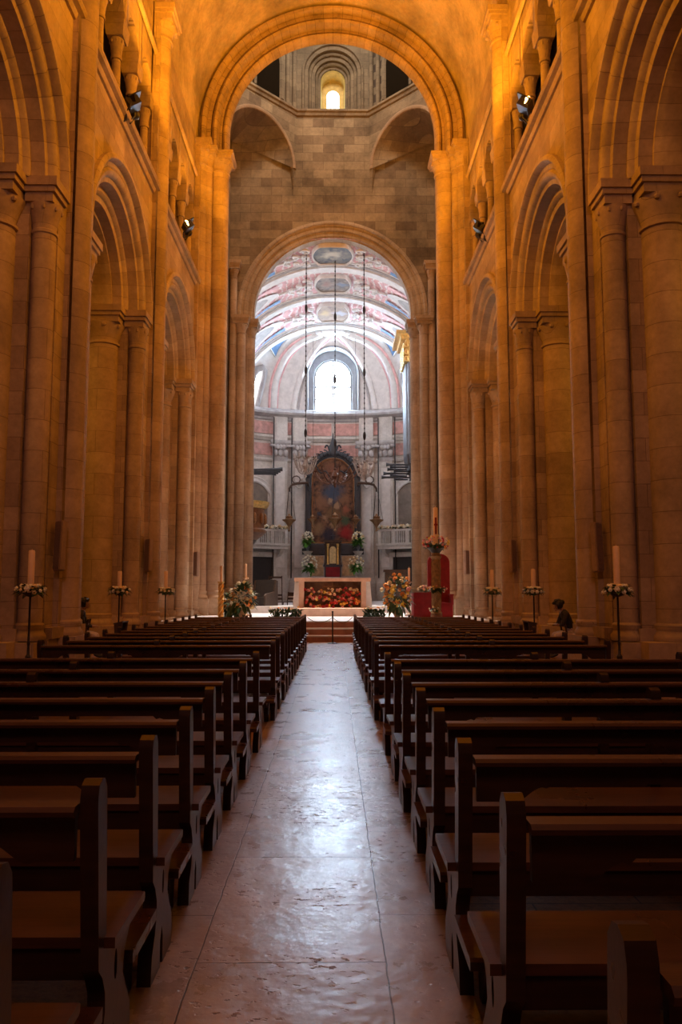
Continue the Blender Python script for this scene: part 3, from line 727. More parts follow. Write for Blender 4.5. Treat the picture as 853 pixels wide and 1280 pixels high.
# ---- half dome over the curved wall
def dome(phi, th, lift=0.0): return Vector(((HX-lift)*cos(phi)*cos(th), YA+(DA-lift)*sin(phi)*cos(th), CZ+(RISE-lift)*sin(th)))
def dome_y(x, z):
    st = min(.999, max(0, (z-CZ)/RISE)); ct = math.sqrt(1-st*st); q = 1-(x/(HX*ct))**2
    return YA + DA*ct*math.sqrt(max(0, q))
mb = MB(); NP, NTH = 128, 60
V = mb.grid([[dome(PI*i/NP, PI/2*j/NTH) for i in range(NP+1)] for j in range(NTH+1)])
WR, WZ, WSP = 1.98, 15.2, 18.15
kill = []
for f in mb.bm.faces:
    c = f.calc_center_median()
    if c.y > YA+.8 and abs(c.x) < WR and (c.z < WSP or (c.x**2+(c.z-WSP)**2) < WR**2): kill.append(f)
bmesh.ops.delete(mb.bm, geom=kill, context='FACES')
hd = struct(mb.build('ceiling_apse', M['stucco'], smooth=60), 'white ribbed half dome above the chancel end window')
mb = MB(); YW = 60.75
cur = [(WR, WZ)]+[(WR*cos(PI*i/40), WSP+WR*sin(PI*i/40)) for i in range(41)]+[(-WR, WZ)]
cin = [(1.50, WZ)]+[(1.50*cos(PI*i/40), 18.0+1.50*sin(PI*i/40)) for i in range(41)]+[(-1.50, WZ)]
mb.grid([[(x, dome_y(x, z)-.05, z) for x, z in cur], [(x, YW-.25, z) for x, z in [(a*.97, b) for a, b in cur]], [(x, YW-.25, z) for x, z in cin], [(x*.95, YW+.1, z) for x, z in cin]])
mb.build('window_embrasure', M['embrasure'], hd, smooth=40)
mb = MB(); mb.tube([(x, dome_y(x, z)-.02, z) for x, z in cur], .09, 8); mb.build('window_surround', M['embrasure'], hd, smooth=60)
mb = MB()
mb.prism([(1.45*cos(PI*i/24), 18.05+1.45*sin(PI*i/24)) for i in range(25)]+[(-1.45, 15.3), (1.45, 15.3)], lambda u, v, d: (u, YW+d, v), 0.0, .02)
w2 = struct(mb.build('window_2', M['glass_apse'], smooth=0), 'large bright round-headed window at the end of the chancel')
mb = MB(); mb.tube([(0, YW-.03, 15.3), (0, YW-.03, 19.5)], .12, 6)
for z in (16.35, 17.35, 18.3): mb.tube([(-1.45, YW-.03, z), (1.45, YW-.03, z)], .055 if z != 17.35 else .12, 6)
mb.build('glazing_bars', M['stucco_grey'], w2)
wf = MB(); wf.arch([(1.33, 0), (1.33, -.12), (1.50, -.12), (1.50, 0)], lambda h, d, v: (h, YW-.02+d, 18.05+v), stilt=2.75, n=28); wf.build('window_frame', M['embrasure'], w2, smooth=40)
for q, p in ((155, 3), (25, 4)):
    mb = MB(); mb.grid([[dome(rad(q-7.5+15*i/8), rad(1+30*j/8), .05) for i in range(9)] for j in range(9)])
    w = struct(mb.build('window_%d' % p, M['glass_side'], smooth=40), 'side window of the half dome beside the %s chancel pier' % ('left' if q > 90 else 'right'))
    mb = MB()
    fr = [(q-7.5, 1), (q-7.5, 26), (q-5, 30), (q, 32), (q+5, 30), (q+7.5, 26), (q+7.5, 1)]
    mb.tube([dome(rad(a), rad(b), .1) for a, b in fr], .28, 8); mb.build('window_frame', M['grey_stone'], w, smooth=60)
# dome mouldings: ribs, pink edged arcs and blue spandrels, all lying on the half dome
def dome_hit(u, v):
    lo, hi = YA-6, YA+DA
    g = lambda Y: (lambda p: (p.x/HX)**2+(max(0, p.y-YA)/DA)**2+((p.z-CZ)/RISE)**2-1)(PX(u, v, Y))
    for _ in range(50):
        m = (lo+hi)/2
        if g(m) < 0: lo = m
        else: hi = m
    return PX(u, v, lo)
def smooth_path(P, n=6):
    out = []
    for i in range(len(P)-1):
        p0, p1, p2, p3 = P[max(0, i-1)], P[i], P[i+1], P[min(len(P)-1, i+2)]
        for k in range(n):
            t = k/n; out.append(.5*((2*p1)+(p2-p0)*t+(2*p0-5*p1+4*p2-p3)*t*t+(3*p1-p0-3*p2+p3)*t**3))
    return out+[P[-1]]
def dome_curve(pts, s):
    return smooth_path([dome_hit(418+s*(x-425)/2.843, 280+y/2.843) for x, y in pts])
for s in (-1, 1):
    for pts, r_, mt, nm in ((((443,393),(478,425),(515,478),(545,545),(562,610),(570,660)), .24, M['stucco'], 'rib'), (((437,393),(468,428),(503,485),(530,550),(546,610),(553,660)), .08, M['stucco_grey'], 'rib_edging'),
        (((470,391),(535,415),(585,455),(615,505),(636,570),(642,655)), .30, M['stucco'], 'arch_band'), (((462,394),(525,420),(573,462),(603,512),(624,575),(630,655)), .12, M['pink_plaster'], 'arch_edging'), (((478,389),(547,410),(598,450),(628,500),(650,570),(655,655)), .12, M['pink_plaster'], 'arch_edging'),
        (((428,398),(455,420),(484,446),(505,480),(512,500)), .12, M['pink_plaster'], 'arch_edging'), (((432,394),(462,416),(494,445),(516,480)), .12, M['stucco'], 'arch_band')):
        C = dome_curve(pts, s); mb = MB(); mb.tube(C, r_, 8); mb.build(nm, mt, hd, smooth=60)
    mb = MB(); q = [(590,402),(662,425),(636,470)]; rows = []
    for i in range(7):
        row = []
        for j in range(7):
            a_, b_ = i/6, j/6; x = (q[0][0]*(1-b_)+q[1][0]*b_)*(1-a_)+q[2][0]*a_; y = (q[0][1]*(1-b_)+q[1][1]*b_)*(1-a_)+q[2][1]*a_
            p = dome_hit(418+s*(x-425)/2.843, 280+y/2.843); row.append(p-(Vector((p.x/49, (p.y-YA)/9.6, (p.z-CZ)/35)).normalized())*.10)
        rows.append(row)
    mb.grid(rows); mb.build('painted_spandrel', M['blue_paint'], hd, smooth=60)
    mb = MB(); mb.tube([dome_hit(418+s*(x-425)/2.843, 280+y/2.843) for x, y in q+q[:1]], .10, 6); mb.build('spandrel_border', M['stucco'], hd, smooth=60)
mb = MB(); mb.ball((0, YA+.35, CZ+RISE-.25), (.9, .6, .25), 16, 8)
for k in range(7):
    a = PI*k/6; mb.ball((1.05*cos(a), YA+.3+.6*sin(a), CZ+RISE-.35), (.28, .22, .16), 8, 6)
mb.build('stucco_boss', M['stucco'], hd, smooth=60)
# added unseen glowing panes that light the chancel, built as side windows
for s, nm in SIDES:
    for k, (yc, hb) in enumerate(bays):
        mb = MB(); x = s*(HX-.62)
        mb.prism([(.95*cos(PI*i/16), 17.0+.95*sin(PI*i/16)) for i in range(17)]+[(-.95, 15.5), (.95, 15.5)], lambda u, v, d: (x+s*d, yc+u, v-.4), 0, .02)
        w = struct(mb.build('window_%d' % (5+k+3*(s > 0)), M['glass_side'], smooth=0), '%s side light pane added in the chancel, %s bay' % (nm, ('front', 'middle', 'rear')[k]))
        mb = MB(); mb.arch([(.95, 0), (.95, -.1), (1.15, -.1), (1.15, .6)], lambda h, d, v: (x+s*d, yc+h, 16.6+v), stilt=1.5, n=16); mb.build('window_frame', M['grey_stone'], w)

# ---- niches, balconies, doors left and right
for s, nm in SIDES:
    ph = rad(143 if s < 0 else 37)
    mb = MB(); z = 8.1; pn = rad(150 if s < 0 else 30)
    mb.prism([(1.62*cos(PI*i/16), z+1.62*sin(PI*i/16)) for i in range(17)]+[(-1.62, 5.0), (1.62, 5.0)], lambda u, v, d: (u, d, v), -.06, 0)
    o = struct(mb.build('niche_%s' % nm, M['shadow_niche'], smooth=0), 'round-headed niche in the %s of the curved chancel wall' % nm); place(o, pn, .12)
    mb = MB(); mb.arch([(1.60, 0), (1.60, -.16), (1.70, -.20), (1.78, -.14), (1.90, -.14), (2.0, -.20), (2.08, -.08), (2.08, .3)], lambda h, d, v: (h, d, z+v), stilt=3.2, n=24); mb.build('archivolt', M['stucco'], o, smooth=40)
    mb = MB(); mb.rng(-1.0, 1.0, -.14, .1, .95, 4.15); d = struct(mb.build('door_%d' % (1 if s < 0 else 2), M['door_dark'], smooth=0), 'dark doorway under the %s chancel balcony' % nm); place(d, ph, .3)
    mb = MB()
    for q in (-1.14, 1.14): mb.rng(q-.14, q+.14, -.26, .2, .95, 4.3)
    mb.rng(-1.3, 1.3, -.26, .2, 4.15, 4.5); mb.build('door_frame', M['stone_light'], d, smooth=0)
    b = thing('balcony', '%s grey stone balcony with balusters and white flowers over a dark doorway' % ('pulpit-side' if s < 0 else 'organ-side'), 'balcony', group='chancel balconies')
    b['label'] = 'stone balcony with balusters on the curved wall, %s' % ('behind the wooden pulpit' if s < 0 else 'below the horizontal trumpets of the gilded organ')
    mb = MB(); mb.rng(-1.9, 1.9, -1.15, .15, 4.72, 4.98); mb.rng(-2.0, 2.0, -1.25, .15, 4.98, 5.14); mb.build('slab', M['stone_light'], b, smooth=0)
    mb = MB(); mb.rng(-1.95, 1.95, -1.2, -1.0, 6.02, 6.16); mb.rng(-1.95, -1.75, -1.1, .1, 6.02, 6.16); mb.rng(1.75, 1.95, -1.1, .1, 6.02, 6.16); mb.build('handrail', M['stone_light'], b, smooth=0)
    for x in (-1.7, -.57, .57, 1.7):
        if 1: mb = MB(); mb.rng(x-.13, x+.13, -1.22, -.98, 5.14, 6.02); mb.build('pier', M['stone_light'], b, smooth=0)
    bal = None
    for x in [-1.7+.16*k for k in range(1, 21)]:
        if min(abs(x-q) for q in (-1.7, -.57, .57, 1.7)) < .15: continue
        if bal is None:
            mb = MB(); mb.lathe([(.05, 0), (.05, .06), (.03, .12), (.055, .3), (.03, .6), (.05, .8), (.05, .88)], (0,0,0), 8); bal = mb.build('baluster', M['stone_light'], b); k = bal
        else: k = bal.copy(); COL.objects.link(k)
        k.location = (x, -1.1, 5.14)
    for x in (-1.5, 1.5):
        mb = MB(); mb.prism([(0, 4.72), (-1.0, 4.72), (-.85, 4.45), (-.4, 4.2), (0, 3.6)], lambda u, v, d: (x+d, u, v), -.14, .14); mb.build('bracket', M['stone_light'], b)
    place(b, ph, .1)

# ================================================================== ALTARPIECE
root = thing('altarpiece', 'tall dark round-topped oil painting in a black carved frame', 'painting', (0, 59.9, 5.1), group=None); O = root.location
pm = picture_mat('dark crowded oil painting', (.016,.012,.012), (.24,.115,.065),
   [((0,0,3.9), 1.1, (.05,.075,.12)), ((-.9,0,3.2), .7, (.24,.12,.07)), ((.8,0,3.4), .6, (.22,.11,.06)), ((0,0,2.4), .7, (.18,.10,.05)), ((1.0,0,.9), .7, (.32,.02,.025)), ((.9,0,1.8), .45, (.06,.10,.06)), ((-1.1,0,1.2), .6, (.26,.15,.08)), ((-.3,0,.7), .8, (.03,.03,.05)), ((0,0,5.4), .9, (.20,.08,.05)), ((-.6,0,2.0), .35, (.34,.2,.12)), ((.35,0,2.9), .3, (.36,.22,.13)), ((-.2,0,3.3), .28, (.38,.24,.15)), ((-1.0,0,2.3), .3, (.05,.06,.09)), ((.1,0,1.5), .4, (.30,.17,.09)), ((1.0,0,2.6), .35, (.30,.10,.06))], 1.9)
zs = 4.75
def outl(w, h0, z0): return [(w*cos(PI*i/24), zs+h0*sin(PI*i/24)) for i in range(25)]+[(-w, z0), (w, z0)]
mb = MB(); mb.prism(outl(1.55, 1.75, .15), lambda u, v, d: (u, d, v), -.05, 0); mb.build('canvas', pm, root, smooth=0)
def ringframe(w, h0, z0, prof, mat, name):
    mb = MB(); P = outl(w, h0, z0)
    rows = []
    for dx, dd in prof: rows.append([((abs(u)+dx)*(1 if u > 0 else -1) if abs(u) > 1e-6 else 0, dd, (v+dx*max(0, (v-zs)/h0) if v > zs else (v-dx if v < zs-1 else v))) for u, v in P])
    mb.grid(rows, True); return mb.build(name, mat, root, smooth=40)
ringframe(1.52, 1.72, .18, [(0, -.06), (.02, -.12), (.07, -.13), (.09, -.08)], M['brass'], 'gilt_moulding')
ringframe(1.64, 1.86, .05, [(0, -.05), (.0, -.22), (.12, -.30), (.34, -.28), (.42, -.14), (.44, 0)], M['black_frame'], 'frame')
mb = MB(); mb.rng(-2.3, 2.3, -.35, .05, -.75, -.30); mb.rng(-2.15, 2.15, -.28, .05, -.30, -.1); mb.build('base_moulding', M['black_frame'], root, smooth=0)
mb = MB()
for s in (-1, 1):
    for k in range(9):
        a = rad(12+k*8.5); w, h = 1.95, 2.15
        x, z = s*w*cos(a), zs+h*sin(a)
        mb.ball((x, -.28, z), (.20, .14, .20), 8, 6)
        mb.tube([(x+s*.26*(1-.09*t)*cos(t*.75+a), -.30, z+.10+.26*(1-.09*t)*sin(t*.75+a)) for t in range(9)], .05, 6)
    mb.tube([(s*(2.0-.05*t), -.25, zs-.1-.25*sin(t*.5)-.1*t) for t in range(8)], [.13-.012*t for t in range(8)], 6)
    mb.tube([(s*(1.55*(1-t/12)), -.34, zs+1.2-.95*(t/12)+.2*sin(t)) for t in range(12)], .055, 6)
    mb.tube([(s*(.25+.06*t), -.3, zs+2.3+.25*t-.035*t*t) for t in range(7)], .07, 6)
mb.loft([[(.42*cos(2*PI*k/12)*w, -.25+.18*sin(2*PI*k/12)*w, zs+1.95+z) for k in range(12)] for w, z in ((.5,0),(.9,.2),(.6,.45),(.8,.7),(.45,.95),(.18,1.35),(.05,1.75))])
mb.build('carved_crest', M['black_frame'], root, smooth=60)
for s in (-1, 1):
    mb = MB()
    mb.tube([(s*(2.0+.12*t), -.15, 4.55-.04*t+.15*sin(t*1.1)) for t in range(8)], [.10-.008*t for t in range(8)], 6)
    for k in range(4): mb.ball((s*(2.15+.2*k), -.12, 4.75+.2*sin(k*2)), (.14, .1, .14), 8, 6)
    mb.build('stucco_scroll', M['stone_light'], root, smooth=60)

# ---- high altar table, tabernacle, panels, corbels
root = thing('high_altar', 'pale stone table against the end wall beneath the dark painting', 'altar', (0, 58.6, .92)); O = root.location
mb = MB(); mb.rng(-2.6, 2.6, 57.9, 59.4, .92, 2.45); mb.build('altar_body', M['stone_light'], root, origin=O, smooth=0)
mb = MB(); mb.rng(-2.75, 2.75, 57.75, 59.4, 2.45, 2.62); mb.build('altar_slab', M['stone_light'], root, origin=O, smooth=0)
mb = MB(); mb.rng(-2.3, 2.3, 58.9, 59.5, 2.62, 4.25); mb.build('retable', M['stone_light'], root, origin=O, smooth=0)
for s in (-1, 1):
    mb = MB(); x = s*1.18
    mb.prism([(x-.5, 2.75), (x+.5, 2.75), (x+.5, 3.3), (x+.42, 3.5), (x+.5, 3.7), (x+.5, 4.2), (x-.5, 4.2), (x-.5, 3.7), (x-.42, 3.5), (x-.5, 3.3)], lambda u, v, d: (u, 58.9+d, v), -.03, 0); mb.build('marble_panel', M['tan_panel'], root, origin=O, smooth=0)
T = thing('tabernacle', 'gilded tabernacle with a pale door on a dark stand faced with red cloth', 'tabernacle', (0, 58.3, 2.62)); O = T.location
mb = MB(); mb.rng(-.60, .60, 58.0, 58.7, 2.62, 3.52); mb.rng(-.68, .68, 57.95, 58.75, 3.40, 3.55); mb.build('stand', M['black_frame'], T, origin=O, smooth=0)
mb = MB(); mb.rng(-.50, .50, 57.95, 58.0, 2.66, 3.36); mb.build('red_cloth', M['red_cloth'], T, origin=O, smooth=0)
mb = MB(); mb.rng(-.50, .50, 58.05, 58.7, 3.55, 5.05)
for z, w in ((5.05, .56), (5.12, .62), (5.22, .68)): mb.rng(-w, w, 57.95, 58.75, z, z+.09)
mb.build('case', M['dark_wood'], T, origin=O, smooth=0)
for s in (-1, 1):
    mb = MB(); mb.lathe([(.11, 3.55), (.11, 3.65), (.08, 3.7), (.075, 4.8), (.12, 4.95), (.13, 5.05)], (s*.52, 57.98, 0), 12); mb.build('column', M['dark_wood'], T, origin=O)
    mb = MB(); mb.lathe([(.09, 3.55), (.09, 3.62), (.07, 3.68), (.065, 4.8), (.10, 4.95), (.11, 5.05)], (s*.36, 57.93, 0), 12); mb.build('column', M['gilt'], T, origin=O)
mb = MB(); mb.prism([(.24*cos(PI*i/12), 4.62+.24*sin(PI*i/12)) for i in range(13)]+[(-.24, 3.62), (.24, 3.62)], lambda u, v, d: (u, 58.04+d, v), -.03, 0); mb.build('door', plain('pale gilt tabernacle door', (.62,.46,.22), .5, var=.25), T, origin=O, smooth=0)
mb = MB(); mb.tube([(0, 58.3, 5.3), (0, 58.3, 5.85)], .035, 6); mb.tube([(-.16, 58.3, 5.68), (.16, 58.3, 5.68)], .035, 6); mb.build('cross', M['black_frame'], T, origin=O)
for s in (-1, 1):
    mb = MB(); mb.lathe([(.06, -.75), (.16, -.6), (.12, -.45), (.25, -.2), (.36, -.06), (.40, 0)], (s*1.86, 58.85, 4.55), 14); tag(mb.build('stone_corbel', M['stone_light'], None, origin=(s*1.86, 58.85, 4.55)), 'small carved stone corbel holding a vase of white flowers, %s of the painting' % ('left' if s < 0 else 'right'), 'corbel', 'corbels beside the painting')
# ================================================================== FLOWERS
def bloom_data(mat, seed):
    r = random.Random(seed); mb = MB(); mb.ball((0,0,.0), (.55,.55,.45), 8, 5)
    for ring, (n, rr, zz, sz, tilt) in enumerate(((6, .62, -.05, .50, .35), (5, .38, .22, .38, .9))):
        for k in range(n):
            a = 2*PI*k/n+ring*.5+r.uniform(-.1, .1); u = Vector((cos(a), sin(a), 0)); w = Vector((-sin(a), cos(a), 0)); z = Vector((0,0,1))
            rows = []
            for i in range(4):
                t = i/3; wd = sz*sin(PI*(.15+.75*t)); c = u*(rr*.4+sz*t*cos(tilt)) + z*(zz-.15+sz*t*sin(tilt)+.12*t*t)
                rows.append([c-w*wd*.6+z*.06, c-z*.03, c+w*wd*.6+z*.06])
            mb.grid(rows)
    o = mb.build('blossom', mat, None, smooth=60); d = o.data; bpy.data.objects.remove(o); return d
BL = {k: bloom_data(M['petal_'+k], i) for i, k in enumerate(('white', 'cream', 'orange', 'red', 'pink', 'yellow'))}
def leaf(mb, p, d, ln, wd, r):
    d = Vector(d).normalized(); s_ = d.cross(Vector((0,0,1)))
    if s_.length < .1: s_ = Vector((1,0,0))
    s_.normalize(); up = s_.cross(d); p = Vector(p)
    rows = []
    for i in range(5):
        t = i/4; w = wd*sin(PI*(.06+.94*t)**.8)*.5; c = p+d*ln*t-Vector((0,0,1))*ln*.25*t*t
        rows.append([c-s_*w+up*w*.3, c, c+s_*w+up*w*.3])
    mb.grid(rows)
def bouquet(root, spots, palette, bs, nleaf, leafpos, ll, mat=None, r=None, name='blossom', smallmass=0):
    """spots: list of (point, outward direction) in the thing's own coordinates"""
    r = r or random.Random(3)
    mb = MB()
    for k in range(nleaf):
        p, d = leafpos(r); leaf(mb, p, d, ll*r.uniform(.6, 1.2), ll*r.uniform(.3, .5), r)
    mb.build('foliage', mat or M['leaf'], root, smooth=60)
    for p, d in spots:
        o = bpy.data.objects.new('blossom', BL[r.choice(palette)]); COL.objects.link(o); o.parent = root
        o.location = p; o.rotation_euler = Vector(d).to_track_quat('Z', 'Y').to_euler(); sc_ = bs*r.uniform(.75, 1.25); o.scale = (sc_,)*3
def dome_spots(n, rx, ry, rz, c, r, lo=-.3, jit=0.0):
    out = []
    for k in range(n):
        z = lo+(1-lo)*(k+.5)/n; q = math.sqrt(max(0, 1-z*z)); a = k*2.39996+r.uniform(-.3, .3)
        d = Vector((q*cos(a), q*sin(a), z)); k_ = 1-jit*r.random(); out.append((Vector((c[0]+rx*d.x*k_, c[1]+ry*d.y*k_, c[2]+rz*d.z*k_)), d))
    return out

# ---- candle stands along the nave: stand, wreath, candle
STANDS = [(-5.25, 14.2, 'front', .52, 1), (-5.22, 19.95, 'middle', .30, 0), (-4.84, 23.6, 'rear', .40, 2), (5.12, 14.2, 'front', .60, 1), (5.1, 20.1, 'middle', .36, 0), (4.75, 23.6, 'rear', .44, 2)]
ORD = {'front': 'nearest the viewer', 'middle': 'midway along the nave', 'rear': 'close to the sanctuary steps'}
st0 = wr0 = None
for x, y, w, ch, _ in STANDS:
    nm = 'left' if x < 0 else 'right'
    if st0 is None:
        st0 = thing('candle_stand', '', 'candle stand', group='candle stands along the nave piers')
        mb = MB(); mb.lathe([(.022, .12), (.022, .35), (.045, .38), (.05, .44), (.025, .48), (.02, .62), (.03, .66), (.02, .70), (.018, 1.48), (.03, 1.5)], (0,0,0), 12); mb.build('pole', M['iron'], st0)
        for k in range(3):
            a = 2*PI*k/3+.5; mb = MB(); mb.tube([(r_*cos(a), r_*sin(a), z) for r_, z in ((.02,.2),(.07,.22),(.14,.16),(.18,.06),(.22,.02),(.25,.03),(.24,.06))], .016, 8); mb.build('foot', M['iron'], st0)
        mb = MB(); mb.lathe([(.01, 1.47), (.10, 1.5), (.14, 1.54), (.13, 1.55), (.01, 1.53)], (0,0,0), 16); mb.build('drip_pan', M['iron'], st0)
        s_ = st0
    else: s_ = copy_tree(st0)
    s_['label'] = 'slim black iron candle stand on the %s of the nave, %s' % (nm, ORD[w]); s_.location = (x, y, 0)
    r = random.Random(int(x*7+y*3))
    wr = thing('flower_wreath', 'white flower wreath around the candle on the %s stand %s' % (nm, ORD[w]), 'flowers', (x, y, 1.6), group='flower wreaths on the candle stands')
    sp = []
    for k in range(26):
        a = 2*PI*k/13+(.24 if k > 12 else 0); rr = .24 if k < 13 else .15; d = Vector((cos(a), sin(a), .15 if k < 13 else .9))
        sp.append((Vector((rr*cos(a), rr*sin(a), r.uniform(-.05, .03) if k < 13 else .07)), d))
    def lp(r):
        a = r.uniform(0, 2*PI); return Vector((.15*cos(a), .15*sin(a), r.uniform(-.08, .06))), Vector((cos(a), sin(a), r.uniform(-.5, .7)))
    bouquet(wr, sp, ['white', 'white', 'cream'], .062, 90, lp, .16, r=r)
    cb = (x, y, 1.553)
    mb = MB(); mb.lathe([(.052, 0), (.055, .02), (.055, ch+.20), (.045, ch+.225), (.01, ch+.215), (.004, ch+.215), (.003, ch+.25), (.001, ch+.25)], cb, 16)
    tag(mb.build('pillar_candle', M['wax'], origin=cb), 'thick cream candle on the %s iron stand %s' % (nm, ORD[w]), 'candle', 'candles on the iron stands')

# ================================================================== PEWS
L = 2.9
def pew():
    root = thing('pew', '', 'pew', group='dark wooden pews')
    outline = [(0,0), (.17,0), (.17,.11), (.195,.16), (.22,.11), (.22,0), (.40,0), (.415,.05), (.405,.13), (.345,.20), (.30,.27), (.315,.33), (.375,.385), (.41,.43), (.41,.445), (.085,.445), (.05,.90), (.045,.945), (.02,.975), (-.01,.98), (-.04,.965), (-.05,.93),
        (-.05,.90), (0,.46), (.005,.40), (.05,.36), (.085,.30), (.09,.24), (.06,.17), (.015,.11)]
    hole = [(.205+.018*cos(2*PI*k/10), .335+.05*sin(2*PI*k/10)) for k in range(10)]
    def board(x0, x1, nm, o=outline):
        mb = MB(); mb.prism([o, hole], lambda u, v, d: (d, u, v), x0, x1); b = mb.build(nm, M['pew'], root, smooth=30); return b
    board(0, .056, 'end_board'); board(L-.056, L, 'end_board'); board(L/2-.03, L/2+.03, 'middle_board')
    mb = MB()
    sec = [(.055,.447), (.445,.447), (.455,.455), (.455,.472), (.445,.48), (.055,.48)]
    mb.loft([[(x, u, v) for u, v in sec] for x in (-.035, L+.035)]); mb.build('seat', M['pew_seat'], root, smooth=30)
    mb = MB(); sec = [(-.095,.885), (.005,.885), (.01,.90), (-.005,.913), (-.085,.913), (-.098,.90)]
    mb.loft([[(x, u, v) for u, v in sec] for x in (.06, L-.06)]); mb.build('back_rail', M['pew_seat'], root, smooth=30)
    half = L/2
    def low(x):
        t = min(x, L-x); t2 = abs(x-half)
        if t2 < t: t = t2
        if t < .19: return .742
        if t < .21: return .735
        if t < .33: q = (t-.21)/.12; return .735+.062*(q*q*(3-2*q))
        if t < .35: return .790
        return .808
    xs = [.07+(L-.14)*i/140 for i in range(141)]
    mb = MB(); mb.prism([(x, low(x)) for x in xs]+[(L-.07, .887), (.07, .887)], lambda u, v, d: (u, d, v), -.048, -.022); mb.build('back_panel', M['pew'], root, smooth=30)
    mb = MB(); mb.rng(.05, L-.05, .07, .10, .345, .447); mb.build('apron', M['pew'], root)
    mb = MB(); sec = [(-.385,.262), (-.39,.272), (-.39,.295), (-.38,.305), (-.01,.305), (-.01,.262)]
    mb.loft([[(x, u, v) for u, v in sec] for x in (-.02, L+.02)]); mb.build('kneeler', M['pew_seat'], root, smooth=30)
    for x in (.10, L/2, L-.10):
        mb = MB(); mb.prism([(0,0), (-.06,0), (-.10,.06), (-.16,.16), (-.33,.235), (-.33,.264), (.02,.264), (.02,.16)], lambda u, v, d: (x+d, u, v), -.025, .025); mb.build('kneeler_bracket', M['pew'], root)
    return root
proto = pew()
RN = [1.43, 2.34, 3.22, 4.08, 4.90, 5.80, 6.74, 7.78]; LN = [1.74, 2.52, 3.30, 4.10, 4.97, 5.88, 6.82, 7.95]
FAR = [9.9+.925*k for k in range(13)]
ordw = ['first', 'second', 'third', 'fourth', 'fifth', 'sixth', 'seventh', 'eighth', 'ninth', 'tenth', 'eleventh', 'twelfth', 'thirteenth']
used = False
for s, rows in ((1, RN), (-1, LN)):
    nm = 'right' if s > 0 else 'left'
    for grp, ys in ((0, rows), (1, FAR)):
        for k, y in enumerate(ys):
            o = proto if not used else copy_tree(proto); used = True
            o.location = ((.60 if s > 0 else -.63-L)+(.02 if (s < 0 and grp == 0 and k == 0) else 0)+R.uniform(-.012, .012), y+.05+R.uniform(-.015, .015), 0.002)
            o.rotation_euler = (0, 0, rad(R.uniform(-.25, .25)))
            if grp == 0: o['label'] = 'dark wooden pew %s of the aisle, %s row from the viewer' % (nm, ordw[k]) if k < 7 else 'dark wooden pew %s of the aisle, last row before the cross passage' % nm
            else: o['label'] = ('dark wooden pew %s of the aisle, %s row beyond the cross passage' % (nm, ordw[k])) if k < 12 else 'dark wooden pew %s of the aisle, front row facing the sanctuary steps' % nm

# ================================================================== ALTAR AND SANCTUARY
A = thing('altar', 'salmon marble altar table with a bank of red flowers between its legs', 'altar', (.03, 33.0, .93)); O = Vector((0,0,0))
mb = MB(); mb.rng(-1.55, 1.55, -.55, .55, 1.06, 1.20); mb.build('table_slab', M['altar_stone'], A)
for s in (-1, 1):
    mb = MB(); mb.prism([(s*1.55, 1.06), (s*1.20, 1.06), (s*1.20, .0), (s*1.62, .0), (s*1.62, .25)], lambda u, v, d: (u, d, v), .10, .50); mb.build('side_slab', M['step_top'], A)
    mb = MB(); mb.rng(s*1.16, s*1.36, -.50, .1, 0, 1.06); mb.build('leg', M['altar_stone'], A)
mb = MB(); mb.rng(-1.2, 1.2, .2, .35, 0, 1.06); mb.build('back_slab', M['mid_wood'], A)
fb = thing('flower_bank', 'dense bank of red, orange and cream flowers under the altar slab', 'flowers', (.03, 32.75, .93))
r = random.Random(11); sp = []
for i in range(24):
    for j in range(4): sp.append((Vector((-1.1+2.2*(i+.5)/24+r.uniform(-.09, .09), -.30+.10*j+r.uniform(-.03, .03), .12+.19*j+r.uniform(-.10, .10))), Vector((r.uniform(-.3, .3), -1, .3+.15*j))))
bouquet(fb, sp, ['red', 'red', 'orange', 'cream', 'pink', 'pink', 'yellow'], .10, 120, lambda r: (Vector((r.uniform(-1.12, 1.12), r.uniform(-.25, .1), r.uniform(.0, .7))), Vector((r.uniform(-.6, .6), -1, r.uniform(-.2, .7)))), .16, r=r)
mb = MB(); mb.tube([(0.03, 32.9, 1.0), (0.03, 32.9, 1.95)], .02, 6); mb.tube([(-.33, 32.9, 1.78), (.39, 32.9, 1.78)], .035, 6)
tag(mb.build('altar_cross', M['brass'], origin=(.03, 32.9, 1.0)), 'dark brass cross rising behind the red flowers under the altar slab', 'cross')
# low planters with moss and garland at the platform edge
for u0, u1, nm in ((337, 377, 'left'), (455, 481, 'right')):
    a, b = PX(u0, 768, 26.9), PX(u1, 768, 26.9); x0, x1 = a.x, b.x; cx = (x0+x1)/2
    g = thing('floor_garland', 'low garland of greenery and small yellow flowers on the platform, %s of the altar' % nm, 'flowers', (cx, 26.9, .63), group='garlands before the altar')
    mb = MB(); mb.rng(-(x1-x0)/2, (x1-x0)/2, -.09, .11, 0, .12); mb.build('trough', M['soil'], g)
    r = random.Random(int(u0)); hw = (x1-x0)/2
    sp = [(Vector((-hw+2*hw*(k+.5)/16, r.uniform(-.1, .02), .36+r.uniform(-.06, .08))), Vector((0, -.6, 1))) for k in range(16)]
    bouquet(g, sp, ['yellow', 'cream', 'orange'], .045, 300, lambda r: (Vector((r.uniform(-hw, hw), r.uniform(-.15, .08), r.uniform(.06, .32))), Vector((r.uniform(-.7, .7), r.uniform(-.8, .3), r.uniform(.3, 1)))), .16, r=r)
